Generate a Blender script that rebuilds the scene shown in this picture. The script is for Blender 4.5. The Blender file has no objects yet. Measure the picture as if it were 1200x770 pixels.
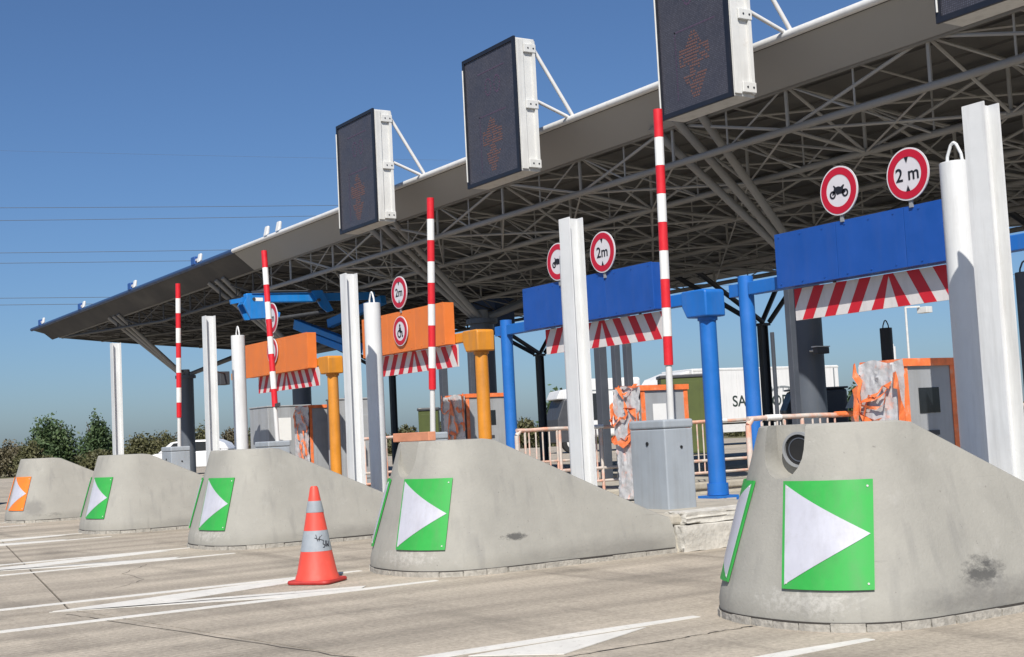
import bpy, bmesh, math, random
from mathutils import Vector, Matrix
import numpy as np
random.seed(7)
rng = np.random.default_rng(7)
SC = bpy.context.scene
COL = SC.collection
# ------------------------------------------------------------------ camera, sky, sun, exposure
cam_d = bpy.data.cameras.new('camera')
cam = bpy.data.objects.new('camera', cam_d)
COL.objects.link(cam)
cam_d.sensor_width = 36.0
cam_d.lens = 46.5
cam_d.clip_start = 0.05
cam_d.clip_end = 6000
RX = Vector((0.539785291, 0.840329335, -0.0497840271))
DN = Vector((-0.0928430700, 0.000650145618, -0.995680542))
FW = Vector((-0.836667200, 0.542075813, 0.0783696943))
m3 = Matrix((RX, -DN, -FW)).transposed()
cam.matrix_world = Matrix.Translation((0, 0, 1.1)) @ m3.to_4x4()
SC.camera = cam
SUN_EL, SUN_AZ = math.radians(45), math.radians(129)      # azimuth from +Y towards +X
world = bpy.data.worlds.new('World')
SC.world = world
world.use_nodes = True
wn = world.node_tree.nodes
sky = wn.new('ShaderNodeTexSky')
sky.sky_type = 'NISHITA'
sky.sun_disc = False
sky.sun_elevation = SUN_EL
sky.sun_rotation = SUN_AZ
sky.air_density = 0.9
sky.dust_density = 0.95
sky.ozone_density = 9.5
bg = wn['Background']
bg.inputs['Strength'].default_value = 0.078
world.node_tree.links.new(sky.outputs['Color'], bg.inputs['Color'])
sl = bpy.data.lights.new('sun', 'SUN')
sl.energy = 4.6
sl.angle = math.radians(0.5)
sl.color = (1.0, 0.95, 0.87)
sun = bpy.data.objects.new('sun', sl)
COL.objects.link(sun)
sdir = Vector((math.cos(SUN_EL) * math.sin(SUN_AZ), math.cos(SUN_EL) * math.cos(SUN_AZ), math.sin(SUN_EL)))
sun.rotation_euler = sdir.to_track_quat('Z', 'Y').to_euler()
SC.view_settings.view_transform = 'Standard'
SC.view_settings.look = 'None'
SC.view_settings.exposure = 0.3
SC.view_settings.gamma = 1.0
SC.view_settings.use_curve_mapping = False

# ------------------------------------------------------------------ materials
def mat(name, col, rough=0.6, metal=0.0, var=0.12, scale=6.0, bump=0.0, bscale=80.0, col2=None, f2=0.0, s2=1.5, spec=0.5, trans=0.0, objspace=True, rnd=0.0, streak=0.0):
    m = bpy.data.materials.new(name)
    m.use_nodes = True
    nt = m.node_tree; N = nt.nodes; L = nt.links
    b = N['Principled BSDF']
    b.inputs['Roughness'].default_value = rough
    b.inputs['Metallic'].default_value = metal
    b.inputs['Specular IOR Level'].default_value = spec
    tc = N.new('ShaderNodeTexCoord')
    src = tc.outputs['Object']
    if rnd:
        oi = N.new('ShaderNodeObjectInfo')
        mu = N.new('ShaderNodeVectorMath'); mu.operation = 'ADD'
        sc_ = N.new('ShaderNodeMath'); sc_.operation = 'MULTIPLY'; sc_.inputs[1].default_value = rnd
        L.new(oi.outputs['Random'], sc_.inputs[0])
        L.new(src, mu.inputs[0]); L.new(sc_.outputs[0], mu.inputs[1])
        src = mu.outputs[0]
    n1 = N.new('ShaderNodeTexNoise'); n1.inputs['Scale'].default_value = scale; n1.inputs['Detail'].default_value = 6
    n1.inputs['Roughness'].default_value = 0.65
    L.new(src, n1.inputs['Vector'])
    mr = N.new('ShaderNodeMapRange')
    mr.inputs['From Min'].default_value = 0.25; mr.inputs['From Max'].default_value = 0.75
    mr.inputs['To Min'].default_value = 1 - var; mr.inputs['To Max'].default_value = 1 + var
    L.new(n1.outputs['Fac'], mr.inputs['Value'])
    base = N.new('ShaderNodeRGB'); base.outputs[0].default_value = (*col, 1)
    c = base.outputs[0]
    if col2:
        n2 = N.new('ShaderNodeTexNoise'); n2.inputs['Scale'].default_value = s2; n2.inputs['Detail'].default_value = 8
        n2.inputs['Roughness'].default_value = 0.7
        L.new(src, n2.inputs['Vector'])
        m2 = N.new('ShaderNodeMapRange'); m2.inputs['From Min'].default_value = 0.62 - f2; m2.inputs['From Max'].default_value = 0.8 - f2 * 0.5
        L.new(n2.outputs['Fac'], m2.inputs['Value'])
        mx = N.new('ShaderNodeMix'); mx.data_type = 'RGBA'
        L.new(m2.outputs[0], mx.inputs[0]); L.new(c, mx.inputs[6]); mx.inputs[7].default_value = (*col2, 1)
        c = mx.outputs[2]
    if streak:
        # runs of dirt down the faces and faded blotches
        mps = N.new('ShaderNodeMapping'); mps.inputs['Scale'].default_value = (7, 7, 0.6)
        L.new(src, mps.inputs['Vector'])
        nsk = N.new('ShaderNodeTexNoise'); nsk.inputs['Scale'].default_value = 1.0; nsk.inputs['Detail'].default_value = 6; nsk.inputs['Roughness'].default_value = 0.7
        L.new(mps.outputs[0], nsk.inputs['Vector'])
        rsk = N.new('ShaderNodeMapRange'); rsk.inputs['From Min'].default_value = 0.48; rsk.inputs['From Max'].default_value = 0.72; rsk.inputs['To Max'].default_value = streak
        L.new(nsk.outputs['Fac'], rsk.inputs['Value'])
        msk = N.new('ShaderNodeMix'); msk.data_type = 'RGBA'
        L.new(rsk.outputs[0], msk.inputs[0]); L.new(c, msk.inputs[6]); msk.inputs[7].default_value = (0.16, 0.145, 0.125, 1)
        c = msk.outputs[2]
    vm = N.new('ShaderNodeVectorMath'); vm.operation = 'SCALE'
    L.new(c, vm.inputs[0]); L.new(mr.outputs[0], vm.inputs['Scale'])
    L.new(vm.outputs[0], b.inputs['Base Color'])
    rr_ = N.new('ShaderNodeMapRange'); rr_.inputs['From Min'].default_value = 0.3; rr_.inputs['From Max'].default_value = 0.7
    rr_.inputs['To Min'].default_value = max(0.02, rough - 0.1); rr_.inputs['To Max'].default_value = min(1.0, rough + 0.15)
    L.new(n1.outputs['Fac'], rr_.inputs['Value']); L.new(rr_.outputs[0], b.inputs['Roughness'])
    if bump:
        nb = N.new('ShaderNodeTexNoise'); nb.inputs['Scale'].default_value = bscale; nb.inputs['Detail'].default_value = 5
        L.new(src, nb.inputs['Vector'])
        bp = N.new('ShaderNodeBump'); bp.inputs['Strength'].default_value = bump; bp.inputs['Distance'].default_value = 0.01
        L.new(nb.outputs['Fac'], bp.inputs['Height']); L.new(bp.outputs[0], b.inputs['Normal'])
    if trans:
        b.inputs['Transmission Weight'].default_value = trans
    m['bsdf'] = 1
    return m

def node(m, t): return m.node_tree.nodes.new(t)

M = {}
def concmat(): return mat('bullnose_concrete', (0.315, 0.305, 0.272), 0.85, var=0.12, scale=3.0, bump=0.2, bscale=55, col2=(0.37, 0.36, 0.33), f2=0.03, s2=5, rnd=40)
M['mortar'] = mat('mortar', (0.36, 0.34, 0.3), 0.9, var=0.35, scale=22, bump=0.8, bscale=40)
M['crack'] = mat('dark_joint', (0.045, 0.04, 0.035), 0.95, var=0.3, scale=20)
M['kerb'] = mat('kerb_concrete', (0.40, 0.37, 0.31), 0.9, var=0.2, scale=5, bump=0.4, bscale=40, col2=(0.22, 0.2, 0.17), f2=0.05, s2=3, streak=0.30)
M['whiteblock'] = mat('rough_white_concrete', (0.52, 0.50, 0.45), 0.9, var=0.25, scale=9, bump=0.9, bscale=22, col2=(0.3, 0.28, 0.25), f2=0.03, s2=7)
M['green'] = mat('reflective_green', (0.036, 0.335, 0.062), 0.5, var=0.10, scale=5, col2=(0.06, 0.30, 0.08), s2=4, f2=0.06, spec=0.25, streak=0.22)
M['orangep'] = mat('reflective_orange', (0.85, 0.20, 0.02), 0.4, var=0.06, scale=8, streak=0.20)
M['reflw'] = mat('reflective_white', (0.48, 0.485, 0.545), 0.45, var=0.08, scale=5, col2=(0.40, 0.40, 0.43), s2=4, f2=0.05, streak=0.25)
M['edge'] = mat('dark_green_edge', (0.05, 0.12, 0.07), 0.6)
M['white'] = mat('white_paint', (0.66, 0.67, 0.67), 0.38, var=0.05, scale=4, col2=(0.6, 0.58, 0.53), f2=0.0, s2=9, bump=0.08, bscale=30, rnd=11, streak=0.28)
M['whited'] = mat('white_display_casing', (0.62, 0.62, 0.60), 0.5, var=0.06, scale=5, col2=(0.5, 0.47, 0.42), s2=6, streak=0.30)
M['red'] = mat('red_band', (0.62, 0.015, 0.025), 0.4, var=0.08, scale=9, streak=0.15)
M['armw'] = mat('white_band', (0.74, 0.74, 0.72), 0.4, var=0.06, scale=9, streak=0.22)
M['pole'] = mat('pole_alloy', (0.62, 0.62, 0.61), 0.4, var=0.06, streak=0.30)
M['cab'] = mat('cabinet_grey', (0.32, 0.355, 0.39), 0.5, var=0.07, scale=4, bump=0.05, bscale=60, col2=(0.3, 0.32, 0.34), s2=5, rnd=9, streak=0.30)
M['hole'] = mat('lock_black', (0.012, 0.012, 0.012), 0.5)
M['blue'] = mat('blue_paint', (0.010, 0.135, 0.47), 0.45, var=0.10, scale=3, col2=(0.02, 0.14, 0.5), f2=0.02, s2=6, bump=0.06, bscale=20, rnd=9, streak=0.12)
M['blue2'] = mat('blue_panel_paint', (0.008, 0.072, 0.33), 0.45, var=0.10, scale=3, col2=(0.015, 0.085, 0.36), f2=0.02, s2=5, bump=0.05, bscale=20, rnd=9, streak=0.06)
M['orange'] = mat('orange_panel_paint', (0.70, 0.18, 0.035), 0.5, var=0.08, scale=3, col2=(0.7, 0.2, 0.04), s2=5, rnd=9, streak=0.08)
M['yellow'] = mat('amber_post_paint', (0.62, 0.24, 0.02), 0.45, var=0.12, scale=4, col2=(0.55, 0.22, 0.03), s2=7, bump=0.05, rnd=9, streak=0.30)
M['stripew'] = mat('clearance_bar_white', (0.64, 0.61, 0.60), 0.5, var=0.06, streak=0.25)
M['striper'] = mat('clearance_bar_red', (0.52, 0.012, 0.025), 0.5, var=0.1)
M['signw'] = mat('sign_white', (0.62, 0.60, 0.63), 0.35, var=0.03, streak=0.12)
M['signr'] = mat('sign_red', (0.46, 0.008, 0.028), 0.35, var=0.06)
M['signk'] = mat('sign_black', (0.012, 0.012, 0.016), 0.4, var=0.05)
M['signb'] = mat('sign_back_grey', (0.25, 0.26, 0.27), 0.5)
M['steel'] = mat('truss_steel', (0.27, 0.265, 0.255), 0.6, var=0.12, scale=2)
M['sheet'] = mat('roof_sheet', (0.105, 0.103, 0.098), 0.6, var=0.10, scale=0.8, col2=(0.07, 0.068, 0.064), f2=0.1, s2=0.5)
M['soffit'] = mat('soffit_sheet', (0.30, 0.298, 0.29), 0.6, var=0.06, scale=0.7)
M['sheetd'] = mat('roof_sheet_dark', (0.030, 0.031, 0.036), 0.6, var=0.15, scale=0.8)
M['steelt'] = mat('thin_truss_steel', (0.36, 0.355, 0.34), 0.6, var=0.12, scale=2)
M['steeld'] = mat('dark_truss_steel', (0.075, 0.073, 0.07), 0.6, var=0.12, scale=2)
M['colm'] = mat('column_slate', (0.085, 0.10, 0.125), 0.5, var=0.1, scale=2, streak=0.30)
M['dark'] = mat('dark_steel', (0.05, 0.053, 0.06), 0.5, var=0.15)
M['darkpost'] = mat('dark_slate_post', (0.07, 0.08, 0.10), 0.5, var=0.12)
M['railw'] = mat('edge_white', (0.66, 0.66, 0.65), 0.4, var=0.03, streak=0.15)
M['railb'] = mat('edge_blue', (0.025, 0.06, 0.15), 0.5, var=0.1)
M['railblue'] = mat('ballast_blue', (0.02, 0.08, 0.28), 0.5)
M['bezel'] = mat('display_bezel', (0.012, 0.014, 0.022), 0.4, var=0.1)
M['led'] = mat('led_off_orange', (0.155, 0.075, 0.06), 0.6, var=0.3, scale=60)
M['ledr'] = mat('led_off_mauve', (0.085, 0.05, 0.095), 0.6, var=0.3, scale=60)
M['cone'] = mat('cone_orange', (0.70, 0.070, 0.045), 0.5, streak=0.25, var=0.12, scale=6, col2=(0.6, 0.05, 0.03), s2=6)
M['conew'] = mat('cone_reflective_grey', (0.30, 0.33, 0.36), 0.4, var=0.12, scale=14)
M['conebase'] = mat('cone_base_red', (0.42, 0.03, 0.025), 0.6, var=0.2, scale=12)
M['term'] = mat('terminal_grey', (0.34, 0.355, 0.37), 0.5, var=0.08, scale=4, streak=0.35)
M['tape'] = mat('orange_tape', (0.85, 0.20, 0.06), 0.4, var=0.25, scale=14, col2=(0.7, 0.42, 0.3), f2=0.08, s2=10)
M['paper'] = mat('white_paper', (0.76, 0.76, 0.74), 0.7, var=0.03)
M['rail'] = mat('wrapped_rail', (0.56, 0.50, 0.45), 0.55, var=0.2, scale=9, col2=(0.75, 0.22, 0.08), f2=0.16, s2=3.2, rnd=20)
M['board'] = mat('terracotta_board', (0.55, 0.23, 0.13), 0.8, var=0.2, scale=10)
M['lift'] = mat('lift_blue', (0.012, 0.20, 0.58), 0.4, var=0.10, scale=3, streak=0.25)
M['tyre'] = mat('tyre', (0.018, 0.018, 0.018), 0.85, var=0.2)
M['glass'] = mat('dark_glass', (0.015, 0.018, 0.022), 0.08, var=0.05, spec=0.7)
M['carw'] = mat('white_car_paint', (0.68, 0.68, 0.68), 0.25, var=0.02)
M['truckw'] = mat('white_trailer', (0.68, 0.68, 0.67), 0.45, var=0.04, scale=0.7, streak=0.22)
M['greentext'] = mat('dark_green_lettering', (0.02, 0.035, 0.03), 0.6)
M['greyband'] = mat('grey_print', (0.20, 0.22, 0.23), 0.6)
M['olive'] = mat('olive_green_panel', (0.065, 0.085, 0.018), 0.6, var=0.2, scale=2)
M['darkcar'] = mat('dark_car_paint', (0.015, 0.016, 0.018), 0.3)
M['tail'] = mat('tail_lamp_red', (0.30, 0.01, 0.01), 0.3)
M['wire'] = mat('power_cable', (0.10, 0.12, 0.15), 0.6)
M['bark'] = mat('bark', (0.10, 0.075, 0.05), 0.9, var=0.3)
M['lampw'] = mat('lamp_grey', (0.6, 0.6, 0.58), 0.4)
M['lens'] = mat('lamp_lens', (0.55, 0.57, 0.6), 0.15)

def leafmat(name, a, b):
    m = mat(name, a, 0.6, var=0.35, scale=1.3, col2=b, f2=0.12, s2=0.9)
    bs = m.node_tree.nodes['Principled BSDF']
    bs.inputs['Subsurface Weight'].default_value = 0.0
    return m
M['leaf'] = leafmat('leaf_dark_green', (0.050, 0.085, 0.030), (0.105, 0.145, 0.05))
M['leafo'] = leafmat('leaf_olive', (0.080, 0.080, 0.030), (0.15, 0.13, 0.065))
M['leaft'] = leafmat('leaf_tawny', (0.10, 0.085, 0.045), (0.19, 0.155, 0.10))

# plastic film wrapped round the terminals: grey film with torn orange tape
def wrapmat():
    m = mat('wrinkled_plastic', (0.52, 0.52, 0.53), 0.3, var=0.2, scale=9, col2=(0.85, 0.20, 0.04), f2=0.09, s2=4.5, bump=1.0, bscale=14)
    return m
M['wrap'] = wrapmat()

# LED screen: dark with a fine pixel grid
def screenmat():
    m = mat('led_screen', (0.072, 0.072, 0.088), 0.4, var=0.12, scale=2, spec=0.45)
    nt = m.node_tree; N = nt.nodes; L = nt.links
    tc = N.new('ShaderNodeTexCoord')
    br = N.new('ShaderNodeTexBrick')
    br.inputs['Scale'].default_value = 24; br.offset = 0
    br.inputs['Color1'].default_value = (1.5, 1.5, 1.6, 1); br.inputs['Color2'].default_value = (0.7, 0.7, 0.8, 1); br.inputs['Mortar'].default_value = (0.45, 0.45, 0.45, 1)
    br.inputs['Brick Width'].default_value = 0.5; br.inputs['Row Height'].default_value = 0.5; br.inputs['Mortar Size'].default_value = 0.1
    mp = N.new('ShaderNodeMapping'); mp.inputs['Rotation'].default_value = (math.pi / 2, 0, 0)
    L.new(tc.outputs['Object'], mp.inputs['Vector']); L.new(mp.outputs[0], br.inputs['Vector'])
    b = N['Principled BSDF']
    old = b.inputs['Base Color'].links[0].from_socket
    mx = N.new('ShaderNodeMix'); mx.data_type = 'RGBA'; mx.blend_type = 'MULTIPLY'; mx.inputs[0].default_value = 0.8
    L.new(old, mx.inputs[6]); L.new(br.outputs['Color'], mx.inputs[7]); L.new(mx.outputs[2], b.inputs['Base Color'])
    return m
M['screen'] = screenmat()

# concrete carriageway
def roadmat(name, base, dark):
    m = mat(name, base, 0.9, var=0.10, scale=0.9, col2=dark, f2=0.06, s2=0.55)
    nt = m.node_tree; N = nt.nodes; L = nt.links
    b = N['Principled BSDF']
    geo = N.new('ShaderNodeNewGeometry')
    old = b.inputs['Base Color'].links[0].from_socket
    # fine aggregate speckle
    sp = N.new('ShaderNodeTexNoise'); sp.inputs['Scale'].default_value = 30; sp.inputs['Detail'].default_value = 7; sp.inputs['Roughness'].default_value = 0.8
    L.new(geo.outputs['Position'], sp.inputs['Vector'])
    r1 = N.new('ShaderNodeMapRange'); r1.inputs['From Min'].default_value = 0.3; r1.inputs['From Max'].default_value = 0.7; r1.inputs['To Min'].default_value = 0.62; r1.inputs['To Max'].default_value = 1.32
    L.new(sp.outputs['Fac'], r1.inputs['Value'])
    # tyre streaks run along Y
    mp = N.new('ShaderNodeMapping'); mp.inputs['Scale'].default_value = (2.6, 0.16, 1)
    mp.inputs['Rotation'].default_value = (0, 0, 0.06)
    L.new(geo.outputs['Position'], mp.inputs['Vector'])
    st = N.new('ShaderNodeTexNoise'); st.inputs['Scale'].default_value = 1.0; st.inputs['Detail'].default_value = 5
    L.new(mp.outputs[0], st.inputs['Vector'])
    r2 = N.new('ShaderNodeMapRange'); r2.inputs['From Min'].default_value = 0.35; r2.inputs['From Max'].default_value = 0.7; r2.inputs['To Min'].default_value = 1.08; r2.inputs['To Max'].default_value = 0.66
    L.new(st.outputs['Fac'], r2.inputs['Value'])
    # curved rubber smears
    mp3 = N.new('ShaderNodeMapping'); mp3.inputs['Scale'].default_value = (0.35, 1.9, 1); mp3.inputs['Rotation'].default_value = (0, 0, -0.5)
    L.new(geo.outputs['Position'], mp3.inputs['Vector'])
    s3 = N.new('ShaderNodeTexNoise'); s3.inputs['Scale'].default_value = 1.1; s3.inputs['Detail'].default_value = 6; s3.inputs['Distortion'].default_value = 0.6
    L.new(mp3.outputs[0], s3.inputs['Vector'])
    r3 = N.new('ShaderNodeMapRange'); r3.inputs['From Min'].default_value = 0.52; r3.inputs['From Max'].default_value = 0.72; r3.inputs['To Min'].default_value = 1.0; r3.inputs['To Max'].default_value = 0.66
    L.new(s3.outputs['Fac'], r3.inputs['Value'])
    a = N.new('ShaderNodeMath'); a.operation = 'MULTIPLY'; L.new(r1.outputs[0], a.inputs[0]); L.new(r2.outputs[0], a.inputs[1])
    a2 = N.new('ShaderNodeMath'); a2.operation = 'MULTIPLY'; L.new(a.outputs[0], a2.inputs[0]); L.new(r3.outputs[0], a2.inputs[1])
    vm = N.new('ShaderNodeVectorMath'); vm.operation = 'SCALE'
    L.new(old, vm.inputs[0]); L.new(a2.outputs[0], vm.inputs['Scale'])
    L.new(vm.outputs[0], b.inputs['Base Color'])
    po = N.new('ShaderNodeTexNoise'); po.inputs['Scale'].default_value = 1.7; po.inputs['Detail'].default_value = 8; po.inputs['Roughness'].default_value = 0.72
    L.new(geo.outputs['Position'], po.inputs['Vector'])
    r4 = N.new('ShaderNodeMapRange'); r4.inputs['From Min'].default_value = 0.60; r4.inputs['From Max'].default_value = 0.74; r4.inputs['To Min'].default_value = 1.0; r4.inputs['To Max'].default_value = 0.55
    L.new(po.outputs['Fac'], r4.inputs['Value'])
    a3 = N.new('ShaderNodeMath'); a3.operation = 'MULTIPLY'; L.new(a2.outputs[0], a3.inputs[0]); L.new(r4.outputs[0], a3.inputs[1])
    L.new(a3.outputs[0], vm.inputs['Scale'])
    # brushed grooves
    wv = N.new('ShaderNodeTexWave'); wv.inputs['Scale'].default_value = 9; wv.inputs['Distortion'].default_value = 1.2; wv.inputs['Detail'].default_value = 2
    mpw = N.new('ShaderNodeMapping'); mpw.inputs['Rotation'].default_value = (0, 0, 1.35)
    L.new(geo.outputs['Position'], mpw.inputs['Vector']); L.new(mpw.outputs[0], wv.inputs['Vector'])
    ad = N.new('ShaderNodeMath'); ad.operation = 'MULTIPLY_ADD'; ad.inputs[1].default_value = 0.28
    L.new(wv.outputs['Fac'], ad.inputs[0]); L.new(sp.outputs['Fac'], ad.inputs[2])
    bp = N.new('ShaderNodeBump'); bp.inputs['Strength'].default_value = 0.55; bp.inputs['Distance'].default_value = 0.012
    L.new(ad.outputs[0], bp.inputs['Height']); L.new(bp.outputs[0], b.inputs['Normal'])
    return m
M['road'] = roadmat('brushed_concrete', (0.43, 0.375, 0.30), (0.33, 0.29, 0.235))
M['verge'] = mat('dry_grass_ground', (0.16, 0.14, 0.07), 0.95, var=0.35, scale=0.3, col2=(0.09, 0.10, 0.035), f2=0.15, s2=0.1)

def paintmat():
    m = mat('road_paint', (0.66, 0.64, 0.59), 0.8, var=0.10, scale=5)
    nt = m.node_tree; N = nt.nodes; L = nt.links
    b = N['Principled BSDF']
    old = b.inputs['Base Color'].links[0].from_socket
    geo = N.new('ShaderNodeNewGeometry')
    w = N.new('ShaderNodeTexNoise'); w.inputs['Scale'].default_value = 16; w.inputs['Detail'].default_value = 8; w.inputs['Roughness'].default_value = 0.75
    L.new(geo.outputs['Position'], w.inputs['Vector'])
    r = N.new('ShaderNodeMapRange'); r.inputs['From Min'].default_value = 0.56; r.inputs['From Max'].default_value = 0.70; r.inputs['To Max'].default_value = 0.75
    L.new(w.outputs['Fac'], r.inputs['Value'])
    mx = N.new('ShaderNodeMix'); mx.data_type = 'RGBA'
    L.new(r.outputs[0], mx.inputs[0]); L.new(old, mx.inputs[6]); mx.inputs[7].default_value = (0.33, 0.30, 0.255, 1)
    L.new(mx.outputs[2], b.inputs['Base Color'])
    bp = N.new('ShaderNodeBump'); bp.inputs['Strength'].default_value = 0.4; bp.inputs['Distance'].default_value = 0.006
    L.new(w.outputs['Fac'], bp.inputs['Height']); L.new(bp.outputs[0], b.inputs['Normal'])
    return m
M['paint'] = paintmat()

# bullnose concrete: add scuffs of tyre rubber near the front right foot and a grubby skirt of rubber spray
def add_scuffs(m, spots, seed):
    nt = m.node_tree; N = nt.nodes; L = nt.links
    b = N['Principled BSDF']
    old = b.inputs['Base Color'].links[0].from_socket
    tc = N.new('ShaderNodeTexCoord')
    oi = N.new('ShaderNodeObjectInfo')
    def spot(cx, cy, cz, sx, sy, sz, lo, hi, strength, colr, prev, nscale):
        mp = N.new('ShaderNodeMapping'); mp.vector_type = 'POINT'
        mp.inputs['Location'].default_value = (-cx / sx, -cy / sy, -cz / sz)
        mp.inputs['Scale'].default_value = (1 / sx, 1 / sy, 1 / sz)
        L.new(tc.outputs['Object'], mp.inputs['Vector'])
        ln = N.new('ShaderNodeVectorMath'); ln.operation = 'LENGTH'; L.new(mp.outputs[0], ln.inputs[0])
        r = N.new('ShaderNodeMapRange'); r.inputs['From Min'].default_value = 0.0; r.inputs['From Max'].default_value = 1.0; r.inputs['To Min'].default_value = 1.0; r.inputs['To Max'].default_value = 0.0
        L.new(ln.outputs['Value'], r.inputs['Value'])
        add = N.new('ShaderNodeVectorMath'); add.operation = 'ADD'
        L.new(tc.outputs['Object'], add.inputs[0]); 
        ml = N.new('ShaderNodeMath'); ml.operation = 'MULTIPLY'; ml.inputs[1].default_value = 37; L.new(oi.outputs['Random'], ml.inputs[0]); L.new(ml.outputs[0], add.inputs[1])
        ns = N.new('ShaderNodeTexNoise'); ns.inputs['Scale'].default_value = nscale; ns.inputs['Detail'].default_value = 9; ns.inputs['Roughness'].default_value = 0.75
        mp2 = N.new('ShaderNodeMapping'); mp2.inputs['Scale'].default_value = (1, 0.55, 1.2); L.new(add.outputs[0], mp2.inputs['Vector']); L.new(mp2.outputs[0], ns.inputs['Vector'])
        mu = N.new('ShaderNodeMath'); mu.operation = 'MULTIPLY'; L.new(r.outputs[0], mu.inputs[0]); L.new(ns.outputs['Fac'], mu.inputs[1])
        r2 = N.new('ShaderNodeMapRange'); r2.inputs['From Min'].default_value = lo; r2.inputs['From Max'].default_value = hi; r2.inputs['To Max'].default_value = strength
        L.new(mu.outputs[0], r2.inputs['Value'])
        mx = N.new('ShaderNodeMix'); mx.data_type = 'RGBA'
        L.new(r2.outputs[0], mx.inputs[0]); L.new(prev, mx.inputs[6]); mx.inputs[7].default_value = (*colr, 1)
        return mx.outputs[2]
    c = old
    for sp_ in spots: c = spot(*sp_[:9], sp_[9], c, sp_[10])
    # faint runs down the faces
    mpv = N.new('ShaderNodeMapping'); mpv.inputs['Scale'].default_value = (9, 9, 0.5)
    mpv.inputs['Location'].default_value = (seed * 3.1, seed * 1.7, 0)
    L.new(tc.outputs['Object'], mpv.inputs['Vector'])
    nv = N.new('ShaderNodeTexNoise'); nv.inputs['Scale'].default_value = 1.0; nv.inputs['Detail'].default_value = 5
    L.new(mpv.outputs[0], nv.inputs['Vector'])
    rv = N.new('ShaderNodeMapRange'); rv.inputs['From Min'].default_value = 0.56; rv.inputs['From Max'].default_value = 0.75; rv.inputs['To Max'].default_value = 0.55
    L.new(nv.outputs['Fac'], rv.inputs['Value'])
    mv = N.new('ShaderNodeMix'); mv.data_type = 'RGBA'
    L.new(rv.outputs[0], mv.inputs[0]); L.new(c, mv.inputs[6]); mv.inputs[7].default_value = (0.22, 0.215, 0.20, 1)
    c = mv.outputs[2]
    mph = N.new('ShaderNodeMapping'); mph.inputs['Scale'].default_value = (1.1, 1.1, 26); mph.inputs['Rotation'].default_value = (0.05, 0.03, 0)
    mph.inputs['Location'].default_value = (seed * 2.3, seed * 5.1, seed)
    L.new(tc.outputs['Object'], mph.inputs['Vector'])
    nh = N.new('ShaderNodeTexNoise'); nh.inputs['Scale'].default_value = 1.0; nh.inputs['Detail'].default_value = 7; nh.inputs['Roughness'].default_value = 0.75
    L.new(mph.outputs[0], nh.inputs['Vector'])
    rh = N.new('ShaderNodeMapRange'); rh.inputs['From Min'].default_value = 0.64; rh.inputs['From Max'].default_value = 0.74; rh.inputs['To Max'].default_value = 0.5
    L.new(nh.outputs['Fac'], rh.inputs['Value'])
    mh = N.new('ShaderNodeMix'); mh.data_type = 'RGBA'
    L.new(rh.outputs[0], mh.inputs[0]); L.new(c, mh.inputs[6]); mh.inputs[7].default_value = (0.13, 0.125, 0.12, 1)
    c = mh.outputs[2]
    # chips of pale bare aggregate and paint flecks
    nf = N.new('ShaderNodeTexNoise'); nf.inputs['Scale'].default_value = 16; nf.inputs['Detail'].default_value = 8; nf.inputs['Roughness'].default_value = 0.8
    L.new(mpv.inputs['Vector'].links[0].from_socket, nf.inputs['Vector'])
    rf = N.new('ShaderNodeMapRange'); rf.inputs['From Min'].default_value = 0.655; rf.inputs['From Max'].default_value = 0.70; rf.inputs['To Max'].default_value = 0.7
    L.new(nf.outputs['Fac'], rf.inputs['Value'])
    mf = N.new('ShaderNodeMix'); mf.data_type = 'RGBA'
    L.new(rf.outputs[0], mf.inputs[0]); L.new(c, mf.inputs[6]); mf.inputs[7].default_value = (0.52, 0.51, 0.48, 1)
    c = mf.outputs[2]
    # tiny pits
    pn = N.new('ShaderNodeTexNoise'); pn.inputs['Scale'].default_value = 38; pn.inputs['Detail'].default_value = 3
    L.new(tc.outputs['Object'], pn.inputs['Vector'])
    pr = N.new('ShaderNodeMapRange'); pr.inputs['From Min'].default_value = 0.70; pr.inputs['From Max'].default_value = 0.76; pr.inputs['To Max'].default_value = 0.6
    L.new(pn.outputs['Fac'], pr.inputs['Value'])
    mx = N.new('ShaderNodeMix'); mx.data_type = 'RGBA'
    L.new(pr.outputs[0], mx.inputs[0]); L.new(c, mx.inputs[6]); mx.inputs[7].default_value = (0.16, 0.15, 0.14, 1)
    L.new(mx.outputs[2], b.inputs['Base Color'])
SK = (0.66, 1.1, 0.09, 0.7, 1.6, 0.16, 0.10, 0.4, 0.45, (0.15, 0.145, 0.135), 6)
FR = (0.2, -0.5, 0.14, 0.9, 0.6, 0.22, 0.30, 0.42, 0.55, (0.5, 0.485, 0.45), 24)
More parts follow.
